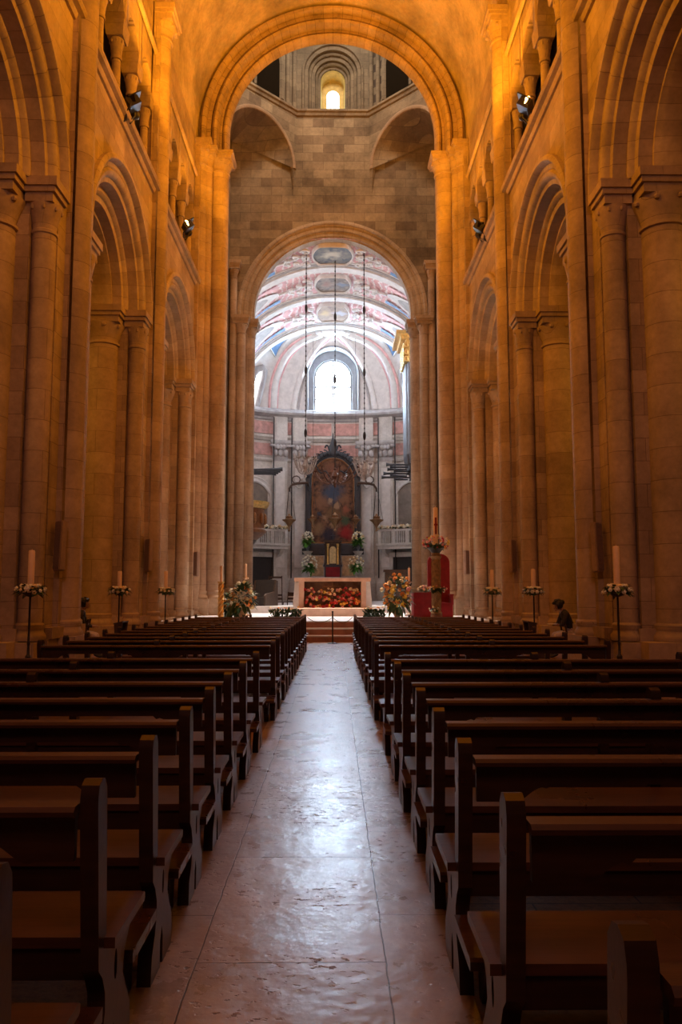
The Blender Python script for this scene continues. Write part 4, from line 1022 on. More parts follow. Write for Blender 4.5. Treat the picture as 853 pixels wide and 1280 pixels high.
# large standing bouquets
def standing(name, label, loc, rx, rz, zc, n, pal, seed, vase, vh):
    b = thing(name, label, 'flowers', loc); r = random.Random(seed)
    mb = MB(); mb.lathe([(vase*.6, 0), (vase*.65, .03), (vase*.5, .1*vh), (vase, .55*vh), (vase*.9, .85*vh), (vase*1.05, vh), (vase*.9, vh), (vase*.5, vh*.9)], (0,0,0), 16); mb.build('vase', M['tan_panel'], b)
    bouquet(b, dome_spots(n, rx*1.12, rx*.85, rz*1.12, (0, 0, zc), r, -.75, .32), pal, .125, 120, lambda r: ((lambda d: (Vector((d.x*rx*.7, d.y*rx*.6, zc+d.z*rz*.75)), d))(Vector((r.gauss(0,1), r.gauss(0,1), r.gauss(0,1))).normalized())), .34, r=r)
    return b
p = PX(303, 768, 28.6); standing('bouquet', 'large standing bouquet of cream and peach flowers left of the altar', (p.x, 28.6, .63), .42, .52, .72, 48, ['cream', 'cream', 'white', 'white', 'orange'], 5, .17, .34)
p = PX(497, 768, 28.6); standing('bouquet', 'large standing bouquet of orange and yellow lilies right of the altar', (p.x, 28.6, .63), .50, .68, .86, 56, ['orange', 'yellow', 'yellow', 'cream', 'orange', 'pink'], 6, .17, .36)
p = PX(288, 768, 29.5); standing('bouquet', 'smaller orange bouquet between the left crossing pier and the big cream bouquet', (p.x, 29.5, .63), .25, .34, .5, 22, ['orange', 'cream'], 8, .12, .28)
# lilies in vases by the painting
for i, (u, v, pal, sz, txt) in enumerate(((389, 693, ['white'], .30, 'white flowers on the corbel left of the tabernacle'), (448, 693, ['white', 'cream'], .30, 'cream white flowers on the corbel right of the tabernacle'), (391, 722, ['white'], .40, 'white lilies with bright leaves at the left end of the high altar'), (447, 722, ['white', 'cream'], .40, 'cream lilies at the right end of the high altar'))):
    y = 58.85 if i < 2 else 58.2; s = -1 if i % 2 == 0 else 1
    loc = (s*1.86, 58.85, 4.55) if i < 2 else (s*1.7, 58.2, 2.62)
    b = thing('flower_vase', 'vase of '+txt, 'flowers', loc, group='white flowers at the high altar'); r = random.Random(20+i)
    mb = MB(); mb.lathe([(.10, 0), (.12, .02), (.07, .08), (.16, .30), (.10, .48), (.14, .55), (.12, .54), (.06, .45)], (0,0,0), 14); mb.build('vase', M['tin'] if i < 2 else M['stucco'], b)
    bouquet(b, dome_spots(26, sz*1.35, sz, sz*1.6, (0, 0, .95), r, -.35), pal, .13, 80, lambda r: (Vector((r.uniform(-.15, .15), r.uniform(-.15, .1), r.uniform(.45, .85))), Vector((r.uniform(-1, 1), r.uniform(-1, .3), r.uniform(-.3, .6)))), .55, mat=M['leaf_bright'], r=r)
# white flower garlands on the balconies
for s, nm in SIDES:
    ph = rad(143 if s < 0 else 37)
    g = thing('balcony_garland', 'row of white flowers lying along the %s' % ('balcony rail behind the wooden pulpit' if s < 0 else 'balcony rail under the organ trumpets'), 'flowers', group='white garlands on the balconies'); r = random.Random(40+s)
    sp = [(Vector((-1.9+3.8*(k+.5)/30, r.uniform(-.12, .1), .12+r.uniform(-.05, .12))), Vector((0, -.7, 1))) for k in range(30)]
    bouquet(g, sp, ['white', 'white', 'cream'], .20, 70, lambda r: (Vector((r.uniform(-1.9, 1.9), r.uniform(-.1, .1), .05)), Vector((r.uniform(-.8, .8), r.uniform(-1, .3), r.uniform(.1, 1)))), .28, r=r)
    place(g, ph, 1.2, 6.165)

# ---- paschal candle on carved pillar, red throne, ambo
p = PX(546, 770, 27.6); X = p.x
root = thing('paschal_stand', 'tall carved wooden candle pillar standing before the right crossing pier', 'candle stand', (X, 27.6, .63))
mb = MB(); mb.lathe([(.24, 0), (.24, .06), (.20, .10), (.20, .18)], (0,0,0), 20); mb.build('base', M['mid_wood'], root)
wood_pillar = plain('carved bronze brown pillar', (.28,.17,.07), .5, metal=.2, var=.4, vscale=9)
mb = MB()
prof = [(.17, .18), (.20, .22), (.15, .30), (.155, .95), (.19, 1.0), (.20, 1.05), (.15, 1.1), (.15, 1.6), (.145, 2.05), (.18, 2.10), (.20, 2.16), (.16, 2.2), (.13, 2.3)]
mb.lathe(prof, (0,0,0), 20)
for k in range(10):
    a = 2*PI*k/10; mb.tube([(.155*cos(a+t*.12), .155*sin(a+t*.12), .32+.062*t) for t in range(11)], .016, 5); mb.tube([(.15*cos(a-t*.12), .15*sin(a-t*.12), 1.12+.09*t) for t in range(11)], .016, 5)
mb.build('carved_shaft', wood_pillar, root)
mb = MB(); mb.lathe([(.12, 2.25), (.20, 2.35), (.30, 2.45), (.30, 2.5), (.02, 2.5)], (0,0,0), 20); mb.build('capital', M['iron'], root)
zt = .63+2.5
b = thing('bouquet', 'ring of red and orange flowers on top of the carved candle pillar', 'flowers', (X, 27.6, zt)); r = random.Random(60)
bouquet(b, dome_spots(46, .46, .42, .26, (0, 0, .12), r, -.7), ['red', 'orange', 'yellow', 'pink', 'red', 'cream'], .07, 120, lambda r: ((lambda a: (Vector((.22*cos(a), .22*sin(a), .05)), Vector((cos(a), sin(a), r.uniform(-.7, .7)))))(r.uniform(0, 6.28))), .24, r=r)
mb = MB(); mb.lathe([(.085, 0), (.085, 1.32), (.07, 1.35), (.012, 1.34), (.006, 1.40), (.001, 1.40)], (X, 27.6, zt+.002), 18); pc = tag(mb.build('paschal_candle', M['wax'], origin=(X, 27.6, zt)), 'very tall cream candle with a dark red stripe on the carved pillar', 'candle')
mb = MB(); mb.rng(-.03, .03, -.092, -.080, .42, 1.0); mb.rng(-.06, .06, -.09, -.07, .72, .78); mb.build('red_stripe', M['red_cloth'], pc)
b = thing('bouquet', 'small pale flower spray tied halfway up the carved candle pillar', 'flowers', (X, 27.42, 1.66)); r = random.Random(61)
bouquet(b, dome_spots(16, .34, .10, .11, (0, -.08, .0), r, -.8), ['white', 'pink', 'yellow', 'cream'], .055, 50, lambda r: (Vector((r.uniform(-.2, .2), -.06, r.uniform(-.04, .04))), Vector((r.uniform(-1, 1), -.6, r.uniform(-.4, .5)))), .2, r=r)
b = thing('bouquet', 'little white flower spray tied low on the carved candle pillar', 'flowers', (X-.12, 27.40, .98)); r = random.Random(62)
bouquet(b, dome_spots(8, .16, .08, .10, (0, -.06, .0), r, -.8), ['white', 'cream'], .05, 30, lambda r: (Vector((r.uniform(-.1, .1), -.04, r.uniform(-.04, .04))), Vector((r.uniform(-1, 1), -.6, r.uniform(-.4, .5)))), .16, r=r)
# red velvet throne
root = thing('throne', 'high round-topped throne covered in crimson velvet behind the carved candle pillar', 'chair', (PX(550, 765, 30.2).x, 30.2, .63))
mb = MB(); w = .42
pl = [(w*cos(PI*k/16), 2.05+.34*sin(PI*k/16)) for k in range(17)]+[(-w, 0), (w, 0)]
mb.prism(pl, lambda u, v, d: (u, d, v), .18, .30); mb.build('backrest', M['red_cloth'], root)
mb = MB(); mb.rng(-.44, .44, -.38, .18, 0, .46); mb.rng(-.40, .40, -.36, .16, .46, .54); mb.build('seat', M['red_cloth'], root)
for s in (-1, 1):
    mb = MB(); mb.rng(s*.36, s*.46, -.38, .18, .46, .80); mb.rng(s*.34, s*.48, -.42, .18, .80, .86); mb.build('arm', M['red_cloth'], root)
root = thing('draped_table', 'low table under a crimson velvet cloth left of the carved candle pillar', 'table', (PX(528, 765, 29.45).x, 29.45, .63))
mb = MB(); n = 40; P0 = []
for k in range(n):
    a = 2*PI*k/n; c, s_ = cos(a), sin(a); q = max(abs(c)/.36, abs(s_)/.34); P0.append((c/q, s_/q))
mb.loft([[(x*(1+.04*sin(k*2.3)*(1-z)), y*(1+.04*sin(k*2.3)*(1-z)), z) for k, (x, y) in enumerate(P0)] for z in (0.01, .4, .78, .90, .92)]); mb.build('cloth', M['red_cloth'], root, smooth=50)
mb = MB()
for sx in (-1, 1):
    for sy in (-1, 1): mb.rng(sx*.28-.02, sx*.28+.02, sy*.26-.02, sy*.26+.02, 0, .9)
mb.build('leg', M['mid_wood'], root)
b = thing('bouquet', 'low pale flower arrangement on the crimson draped table', 'flowers', (root.location.x+.1, 29.45, 1.555)); r = random.Random(63)
bouquet(b, dome_spots(18, .26, .2, .14, (0, 0, .10), r, -.2), ['white', 'pink', 'cream'], .06, 40, lambda r: (Vector((r.uniform(-.15, .15), r.uniform(-.1, .1), .04)), Vector((r.uniform(-1, 1), r.uniform(-1, .3), r.uniform(-.1, .5)))), .2, r=r)
# left twisted candle stand and standing candle on the right
for u, y, ht, txt, mt in ((276, 27.0, 1.28, 'twisted gilded wooden candle stand before the left crossing pier', M['gilt']), (307, 31.5, 1.5, 'slim dark candle stand beside the cream bouquet', M['brass']), (512, 31.5, 1.35, 'slim wooden candle stand right of the orange lily bouquet', M['mid_wood'])):
    x = PX(u, 765, y).x; root = thing('altar_candlestick', txt, 'candle stand', (x, y, .63))
    mb = MB(); rr = .10 if u == 276 else .04
    mb.lathe([(.18, 0), (.18, .05), (.08, .10), (rr, .16)], (0,0,0), 16); mb.build('base', mt, root)
    mb = MB()
    if u == 276:
        for q in range(3): mb.tube([(.055*cos(2*PI*q/3+t*.45), .055*sin(2*PI*q/3+t*.45), .12+t*(ht-.2)/30) for t in range(31)], .05, 8)
    else: mb.lathe([(.025, .1), (.03, ht*.4), (.05, ht*.45), (.025, ht*.5), (.022, ht)], (0,0,0), 12)
    mb.build('stem', mt, root)
    mb = MB(); mb.lathe([(.03, ht-.1), (.12, ht-.03), (.13, ht), (.01, ht)], (0,0,0), 14); mb.build('drip_pan', mt, root)
    mb = MB(); mb.lathe([(.045, 0), (.045, .52), (.008, .53), (.004, .57), (.001, .57)], (x, y, .63+ht+.002), 14)
    tag(mb.build('altar_candle', M['wax'], origin=(x, y, .63+ht)), {276: 'cream candle on the twisted gilded stand', 307: 'cream candle on the slim dark stand by the cream bouquet', 512: 'cream candle on the slim wooden stand by the orange lilies'}[u], 'candle')
# rope barrier in the middle of the steps
root = thing('barrier_post', 'thin black barrier post standing in the aisle before the sanctuary steps', 'post', (PX(416, 800, 24.6).x, 24.6, 0.004))
mb = MB(); mb.lathe([(.16, 0), (.16, .015), (.03, .04), (.022, .06), (.022, .93), (.035, .95), (.03, .98), (.005, .99)], (0,0,0), 14); mb.build('post', M['iron'], root)
for s in (-1, 1):
    mb = MB(); x0 = root.location.x; x1 = .66 if s > 0 else -.72
    mb.tube([(x0+(x1-x0)*t/14, 24.6, .80-.16*(1-(2*t/14-1)**2)) for t in range(15)], .008, 6); tag(mb.build('barrier_rope', M['dark_wood'], origin=(x0, 24.6, .86)), 'thin sagging rope hung across the aisle %s of the barrier post' % ('right' if s > 0 else 'left'), 'rope')

# ---- chancel furniture: chairs, stalls, cabinet
def chair(loc, rz, label, mat, hb=1.2, w=.5):
    t = thing('wooden_chair', label, 'chair', loc, rz)
    mb = MB(); mb.rng(-w/2, w/2, -w/2, w/2, .42, .47); mb.build('seat', mat, t)
    for sx in (-1, 1):
        for sy in (-1, 1):
            mb = MB(); mb.tube([(sx*(w/2-.03)*1.05, sy*(w/2-.03)*1.05, 0), (sx*(w/2-.03), sy*(w/2-.03), .42)], .022, 8); mb.build('leg', mat, t)
    for sx in (-1, 1):
        mb = MB(); mb.tube([(sx*(w/2-.03), w/2-.03, .45), (sx*(w/2-.03), w/2+.06, hb)], .024, 8); mb.build('back_post', mat, t)
    mb = MB()
    for z in (.6, .78, hb-.08): mb.box(0, w/2-.01+.08*(z-.45)/.8, z, w-.06, .022, .10)
    mb.build('backrest', mat, t)
    mb = MB()
    for sx in (-1, 1): mb.tube([(sx*(w/2-.03), -w/2+.03, .2), (sx*(w/2-.03), w/2-.03, .2)], .014, 6)
    mb.build('stretcher', mat, t)
    return t
q = PX(348, 756, 40.0); chair((q.x, 40, .63), rad(25), 'tall backed dark wooden chair left of the altar', M['dark_wood'], 1.75, .75)
q = PX(363, 756, 41.0); chair((q.x, 41, .63), rad(-20), 'low dark chair between the tall backed chair and the altar', M['dark_wood'], .95, .6)
root = thing('choir_stall', 'dark sloping choir stall beside the left chancel pier', 'bench', (PX(326, 760, 38).x, 38, .63), rad(-20))
mb = MB(); mb.prism([(-.7, 0), (.7, 0), (.7, .62), (.2, .70), (-.7, .70)], lambda u, v, d: (d, u, v), -.5, .5); mb.build('bench_body', M['door_dark'], root)
mb = MB(); mb.prism([(.30, .62), (.42, .62), (.62, 1.5), (.55, 1.52)], lambda u, v, d: (d, u, v), -.5, .5); mb.build('backrest', M['door_dark'], root)
for s in (-1, 1):
    mb = MB(); mb.prism([(-.72, 0), (.72, 0), (.72, 1.45), (.5, 1.5), (.3, .95), (-.6, .85), (-.72, .75)], lambda u, v, d: (s*.53+d, u, v), -.04, .04); mb.build('end_board', M['dark_wood'], root)
root = thing('side_cabinet', 'dark wooden panelled cabinet behind the orange lily bouquet', 'cabinet', (PX(495, 755, 41).x, 41, .63))
mb = MB(); mb.rng(-.55, .55, -.25, .25, 0, 1.95); mb.rng(-.62, .62, -.30, .28, 1.95, 2.07); mb.rng(-.6, .6, -.28, .27, 0, .12); mb.build('case', M['dark_wood'], root)
for s in (-1, 1):
    mb = MB(); mb.rng(s*.03, s*.50, -.275, -.25, .2, 1.85); mb.rng(s*.10, s*.43, -.285, -.27, .3, 1.0); mb.rng(s*.10, s*.43, -.285, -.27, 1.1, 1.75); mb.build('door', M['dark_wood'], root)

# ---- pulpit, organs
root = thing('pulpit', 'carved golden brown wooden pulpit at the left chancel pier', 'pulpit', (-5.0, 46.6, .92)); O = root.location
mb = MB(); c = (-5.0, 46.6, 0)
mb.lathe([(.55, 4.55), (.95, 4.85), (1.12, 5.0), (1.12, 5.15), (1.0, 5.25), (1.04, 5.8), (1.0, 6.35), (1.12, 6.45)], c, 12); mb.build('body', M['mid_wood'], root, origin=O)
mb = MB(); mb.lathe([(1.08, 6.4), (1.22, 6.5), (1.28, 6.62), (1.32, 6.78), (1.2, 6.8), (.9, 6.8)], c, 24); mb.build('cornice', M['gilt'], root, origin=O)
mb = MB(); mb.lathe([(.5, .92), (.5, 1.2), (.32, 1.4), (.28, 3.8), (.4, 4.3), (.6, 4.6)], c, 12); mb.build('foot', M['dark_wood'], root, origin=O)
mb = MB()
for k in range(12):
    a = 2*PI*k/12; mb.ball((c[0]+1.04*cos(a), c[1]+1.04*sin(a), 5.8), (.14, .14, .34), 8, 6)
mb.build('carved_panel', M['brass'], root, origin=O)
def organ(s, txt, full):
    root = thing('pipe_organ', txt, 'organ', (s*5.6, 50, 8.5)); O = root.location; X = 4.72 if full else 5.3; Ya, Yb = 49.0, 51.6
    if full:
        mb = MB(); mb.rng(s*(X+.12), s*6.9, Ya+.3, Yb, 9.5, 16.0); mb.build('case', M['dark_wood'], root, origin=O)
        mb = MB(); mb.rng(s*(X-.45), s*6.9, Ya-.3, Yb+.3, 17.35, 17.6); mb.rng(s*(X-.75), s*6.9, Ya-.5, Yb+.5, 17.6, 17.85); mb.rng(s*(X-.1), s*6.9, Ya-.05, Yb, 15.9, 17.35); mb.build('cornice', M['gilt'], root, origin=O)
        mb = MB()
        for k in range(6):
            for j in range(3):
                x = X-.05+.38*k; mb.ball((s*x, Ya-.1, 17.0-.45*j), (.16, .16, .22), 8, 6); mb.tube([(s*(x+.17*cos(t*.8)), Ya-.2, 17-.45*j+.17*sin(t*.8)) for t in range(8)], .05, 5)
        for k in range(5):
            for j in range(3):
                y = Ya+.2+.5*k; mb.ball((s*(X-.14), y, 17.0-.45*j), (.16, .18, .22), 8, 6); mb.tube([(s*(X-.24), y+.18*cos(t*.8), 17-.45*j+.18*sin(t*.8)) for t in range(8)], .05, 5)
        mb.build('carved_frieze', M['gilt'], root, origin=O)
        mb = MB(); mb.rng(s*(X+.28), s*6.9, Ya-.14, Ya+.1, 10.35, 10.85); mb.build('gilt_band', M['gilt'], root, origin=O)
        spots = [(X+.12+.36*k, Ya+.02) for k in range(6)]+[(X+.02, Ya+.45+.36*k) for k in range(6)]
        for k, (x, y) in enumerate(spots):
            mb = MB(); mb.lathe([(.04, 0), (.14, .6), (.155, .62), (.155, 6.4), (.14, 6.42)], (s*x, y, 9.5), 12); mb.build('pipe', M['tin'], root, origin=O)
    mb = MB(); mb.rng(s*(X+.05), s*6.9, Ya-.1, Yb, 9.15, 9.5); mb.rng(s*(X+.25), s*6.9, Ya, Yb, 8.75, 9.15); mb.build('console_shelf', M['dark_tin'], root, origin=O)
    for k in range(8):
        y = Ya+.1+.32*k; z = (9.42, 9.05, 8.72)[k % 3] if full else 9.12+.05*(k % 2); ln = (1.5, 1.0, 1.75, 1.2, 1.6, .9, 1.3, 1.1)[k] if full else 2.3-.09*k; x = X+.1
        mb = MB(); mb.tube([(s*x, y, z), (s*(x-ln*.85), y, z+.02), (s*(x-ln), y, z+.02)], [.045, .075, .13], 10); mb.build('trumpet', M['dark_tin'], root, origin=O)
organ(1, 'gilded pipe organ with tall tin pipes and horizontal trumpets on the right of the chancel', True)
organ(-1, 'low organ case with dark horizontal trumpets on the left of the chancel', False)

# ---- chandeliers and hanging lamps
def chain(root, x, y, z0, z1, O, r=.028):
    mb = MB(); n = int((z1-z0)/.28)
    mb.tube([(x, y, z0), (x, y, z1)], r*.9, 6)
    for k in range(n): mb.ball((x, y, z0+(k+.5)*(z1-z0)/n), (r*1.5, r*1.5, .085), 6, 4)
    for f in (.12, .42, .72): mb.ball((x, y, z0+f*(z1-z0)), (.085, .085, .26), 8, 6)
    mb.build('chain', M['iron'], root, origin=O)
def chandelier(x, y, z, rr, arms, mat, label, zt):
    O = Vector((x, y, z)); root = thing('chandelier', label, 'chandelier', O, group='chandeliers on long chains')
    mb = MB(); mb.lathe([(.03, .55), (.10, .5), (.05, .4), (.14, .2), (.20, .05), (.10, -.12), (.16, -.28), (.06, -.42), (.08, -.52), (.01, -.62)], (x, y, z), 14); mb.build('hub', mat, root, origin=O)
    for k in range(arms):
        a = 2*PI*k/arms+.2; u = Vector((cos(a), sin(a), 0))
        mb = MB(); P = [O+u*rr*q+Vector((0,0,h)) for q, h in ((.06,-.2),(.3,-.38),(.55,-.30),(.78,-.02),(.92,.22),(1.0,.42))]
        mb.tube(P, .035, 6); mb.tube([O+u*rr*(.55+.16*cos(t*.8))+Vector((0,0,-.05+.16*sin(t*.8))) for t in range(8)], .024, 5)
        am = mb.build('arm', mat, root, origin=O)
        e = P[-1]; mb = MB(); mb.lathe([(.02, -.05), (.11, .02), (.12, .05), (.03, .05), (.03, .30), (.01, .31)], e, 10); mb.build('candle_cup', mat, am, origin=O)
    chain(root, x, y, z+.5, zt, O)
CY = 43.9
c = PX(419, 597, CY); chandelier(c.x, CY+1.4, c.z+.22, 1.36, 8, M['dark_brass'], 'brown brass chandelier hanging before the dark painting', vz(c.x)-.1)
c = PX(382, 584, CY); chandelier(c.x, CY, c.z, .62, 8, M['stucco_grey'], 'pale chandelier hanging at the upper left of the painting', vz(c.x)-.1)
c = PX(456, 588, CY); chandelier(c.x, CY, c.z, .62, 8, M['stucco_grey'], 'pale chandelier hanging at the upper right of the painting', vz(c.x)-.1)
def lamp(x, y, z, label, sc_, chainlen, arm=None):
    O = Vector((x, y, z)); root = thing('hanging_lamp', label, 'lamp', O, group='brass sanctuary lamps')
    mb = MB(); mb.lathe([(r_*sc_, z_*sc_) for r_, z_ in ((.02, -.75), (.10, -.68), (.04, -.58), (.06, -.42), (.16, -.28), (.28, -.10), (.46, .02), (.50, .08), (.34, .10), (.22, .18), (.26, .30), (.10, .38), (.04, .5))], O, 16); mb.build('bowl', M['brass'], root, origin=O)
    for k in range(3):
        a = 2*PI*k/3; mb = MB(); ce = min(chainlen, 2.6); mb.tube([O+Vector((.45*sc_*cos(a), .45*sc_*sin(a), .06)), O+Vector((.03*cos(a), .03*sin(a), ce))]+([O+Vector((0, 0, chainlen))] if chainlen > ce and k == 0 else []), .014, 5); mb.build('chain', M['iron'], root, origin=O)
    if arm:
        mb = MB(); s = arm; top = z+chainlen
        mb.tube([(x-s*1.35, 60.3, top+.25), (x-s*1.3, y, top+.32), (x-s*.6, y, top+.28), (x-s*.2, y, top+.18), (x, y, top-.1), (x, y, top-.35)], [.10, .10, .10, .09, .08, .05], 8)
        mb.tube([(x-s*.5+.3*cos(t*.7), y, top+.55+.28*sin(t*.7)) for t in range(10)], .05, 6)
        mb.build('wall_arm', M['dark_wood'], root, origin=O)
for s, nm in SIDES: lamp(s*3.2, 58.4, 6.75, 'brass lamp hanging from a dark wall arm %s of the painting' % nm, 1.05, 2.5, s)
for u, nm in ((391, 'before the left edge of the painting'), (419, 'before the middle of the painting'), (445, 'before the right edge of the painting')):
    c = PX(u, 650, 57.3); lamp(c.x, 57.3, c.z, 'reddish brass lamp hanging low '+nm, .8 if u != 419 else 1.1, 13.9 if u == 419 else 13.4)

# ================================================================== SPEAKERS AND FLOOD LAMPS
SP = [(-1, 66, 682, 16.25, 1.02, 'on the near left pier'), (-1, 179, 694, 24.0, .98, 'on the second left pier beside the middle candle stand'), (-1, 240, 705, 31.4, .95, 'on the left crossing pier'), (1, 748, 684, 16.25, 1.02, 'on the near right pier'), (1, 645, 695, 24.0, .98, 'on the second right pier beside the middle candle stand'), (1, 603, 703, 31.4, .95, 'on the right crossing pier')]
for s, u, v, y, h, txt in SP:
    c = PX(u, v, y); x = s*(W-.19) if y < 30 else s*5.30
    root = thing('column_speaker', 'slim brown column loudspeaker fixed '+txt, 'speaker', (x, y, c.z), 0, 'column loudspeakers on the piers'); root.rotation_euler = (rad(-6), rad(s*4), rad(s*28))
    mb = MB(); mb.rng(-.095, .095, -.07, .09, -h/2, h/2); bv = mb.bm; bmesh.ops.bevel(bv, geom=bv.edges[:], offset=.015, segments=2, affect='EDGES'); mb.build('cabinet', M['speaker_grey'], root)
    mb = MB(); mb.rng(-.082, .082, -.082, -.068, -h/2+.03, h/2-.03)
    for k in range(11): mb.rng(-.08, .08, -.088, -.08, -h/2+.06+k*(h-.12)/10.6, -h/2+.075+k*(h-.12)/10.6)
    mb.build('grille', M['speaker_mesh'], root)
    mb = MB(); mb.tube([(0, .08, 0), (s*.06, .18, 0), (s*.14, .26, 0)], .02, 6); mb.build('bracket', M['iron'], root)
FL = [(-1, 166, 130, False, 'dark, over the second arch on the left'), (-1, 235, 283, True, 'lit, near the left of the crossing arch'), (1, 657, 132, True, 'lit, over the second arch on the right'), (1, 600, 285, False, 'dark, near the right of the crossing arch')]
for s, u, v, lit, txt in FL:
    O = PXX(u, v, s*5.34); root = thing('flood_lamp', 'black flood lamp on the gallery ledge, '+txt, 'lamp', O, group='flood lamps on the gallery')
    d = -s
    mb = MB(); mb.box(0, 0, 0, .34, .40, .26, rad(d*20), 0, rad(d*-35)); mb.box(d*.03, -.02, .16, .38, .46, .03, rad(d*20), 0, rad(d*-35)); mb.build('housing', M['iron'], root)
    mb = MB(); mb.box(-s*.0, -.205, .03, .10 if lit else .22, .02, .20, 0, rad(12), rad(d*-12)); mb.build('lens', M['lamp_on'] if lit else M['void'], root)
    mb = MB(); mb.tube([(0, -.21, -.1), (0, -.26, -.25), (s*.12, -.2, -.32), (s*.16, 0, -.42), (s*.12, .2, -.32), (0, .24, -.2), (0, .2, 0)], .025, 6); mb.tube([(s*.16, 0, -.42), (s*.3, .0, -.5), (s*.62, 0, -.55)], .045, 6); mb.build('bracket', M['iron'], root)
    mb = MB(); mb.ball((s*.05, .42, -.05), (.15, .15, .13), 8, 6); mb.tube([(s*.05, .42, -.15), (s*.12, .25, -.4)], .025, 5); mb.build('swivel', M['iron'], root)

# ================================================================== PEOPLE
def person(name, label, loc, rz, J, hold):
    root_bm = bmesh.new(); V = {}; radii = {}
    bones = []
    def v(k, p, r): V[k] = root_bm.verts.new(p); radii[k] = r
    def e(a, b, reg): root_bm.edges.new((V[a], V[b])); bones.append((Vector(V[a].co), Vector(V[b].co), reg))
    for k, (p, r) in J['pts'].items(): v(k, p, r)
    for a, b, reg in J['edges']: e(a, b, reg)
    me = bpy.data.meshes.new(name); keys = list(V); root_bm.verts.index_update(); order = [V[k].index for k in keys]; root_bm.to_mesh(me); root_bm.free()
    ob = bpy.data.objects.new(name, me); COL.objects.link(ob)
    ob.modifiers.new('skin', 'SKIN'); ob.modifiers.new('sub', 'SUBSURF').levels = 2; ob.modifiers['sub'].render_levels = 2
    sv = me.skin_vertices[0].data
    for k, i in zip(keys, order): r_ = radii[k]; sv[i].radius = r_ if isinstance(r_, tuple) else (r_, r_); sv[i].use_root = (k == 'pelvis')
    dg = bpy.context.evaluated_depsgraph_get(); m2 = bpy.data.meshes.new_from_object(ob.evaluated_get(dg)); ob.modifiers.clear(); ob.data = m2
    mats = {'skin': 0, 'top': 1, 'legs': 2, 'shoe': 3}
    m2.materials.clear()
    for m in ('skin', 'cloth_dark', 'cloth_pale', 'hair'): m2.materials.append(M[m])
    def dist(p, a, b):
        t = max(0, min(1, (p-a).dot(b-a)/max(1e-9, (b-a).length_squared))); return (p-a-(b-a)*t).length
    for f in m2.polygons:
        f.use_smooth = True; f.material_index = mats[min(bones, key=lambda B: dist(f.center, B[0], B[1]))[2]]
    # face: nose, brow, chin, ears joined into the same mesh
    bm = bmesh.new(); bm.from_mesh(m2); H = Vector(J['head']); fd = Vector(J['face']).normalized(); sd = fd.cross(Vector((0,0,1))).normalized(); up = sd.cross(fd)
    x = MB(); x.bm.free(); x.bm = bm
    n0 = len(bm.faces)
    x.ball(H+fd*.098-up*.012, (.016, .016, .022), 8, 6); x.ball(H+fd*.082-up*.075, (.028, .028, .022), 8, 6)
    for q in (-1, 1): x.ball(H+sd*q*.078-up*.015+fd*.0, (.016, .022, .034), 8, 6); x.ball(H+fd*.088+sd*q*.032+up*.022, (.014, .014, .009), 6, 5)
    x.ball(H+fd*.093-up*.047, (.022, .018, .008), 6, 5)
    for f in bm.faces[n0:]: f.smooth = True; f.material_index = 0
    bm.to_mesh(m2); bm.free()
    tag(ob, label, 'person'); ob.location = loc; ob.rotation_euler = (0, 0, rz)
    # hair
    hb = MB(); hb.ball(H-fd*.022+up*.028, (.118, .125, .12), 16, 10)
    dele = [vv for vv in hb.bm.verts if (vv.co-H).dot(fd) > .048 and (vv.co-H).dot(up) < .055]
    bmesh.ops.delete(hb.bm, geom=dele, context='VERTS')
    rr = random.Random(4)
    for k in range(60):
        a, b = rr.uniform(0, 2*PI), rr.uniform(-.2, 1.2); d = (sd*cos(a)*cos(b)+fd*(sin(a)*cos(b)-.35)+up*sin(b)).normalized()
        if d.dot(fd) > .55 and d.dot(up) < .5: continue
        hb.ball(H-fd*.02+up*.03+d*.112, (.036, .036, .036), 6, 5)
    if J.get('bun'): hb.ball(H-fd*.13+up*.04, (.065, .065, .065), 10, 8)
    hb.build('hair', M['hair'], ob, smooth=60)
    return ob
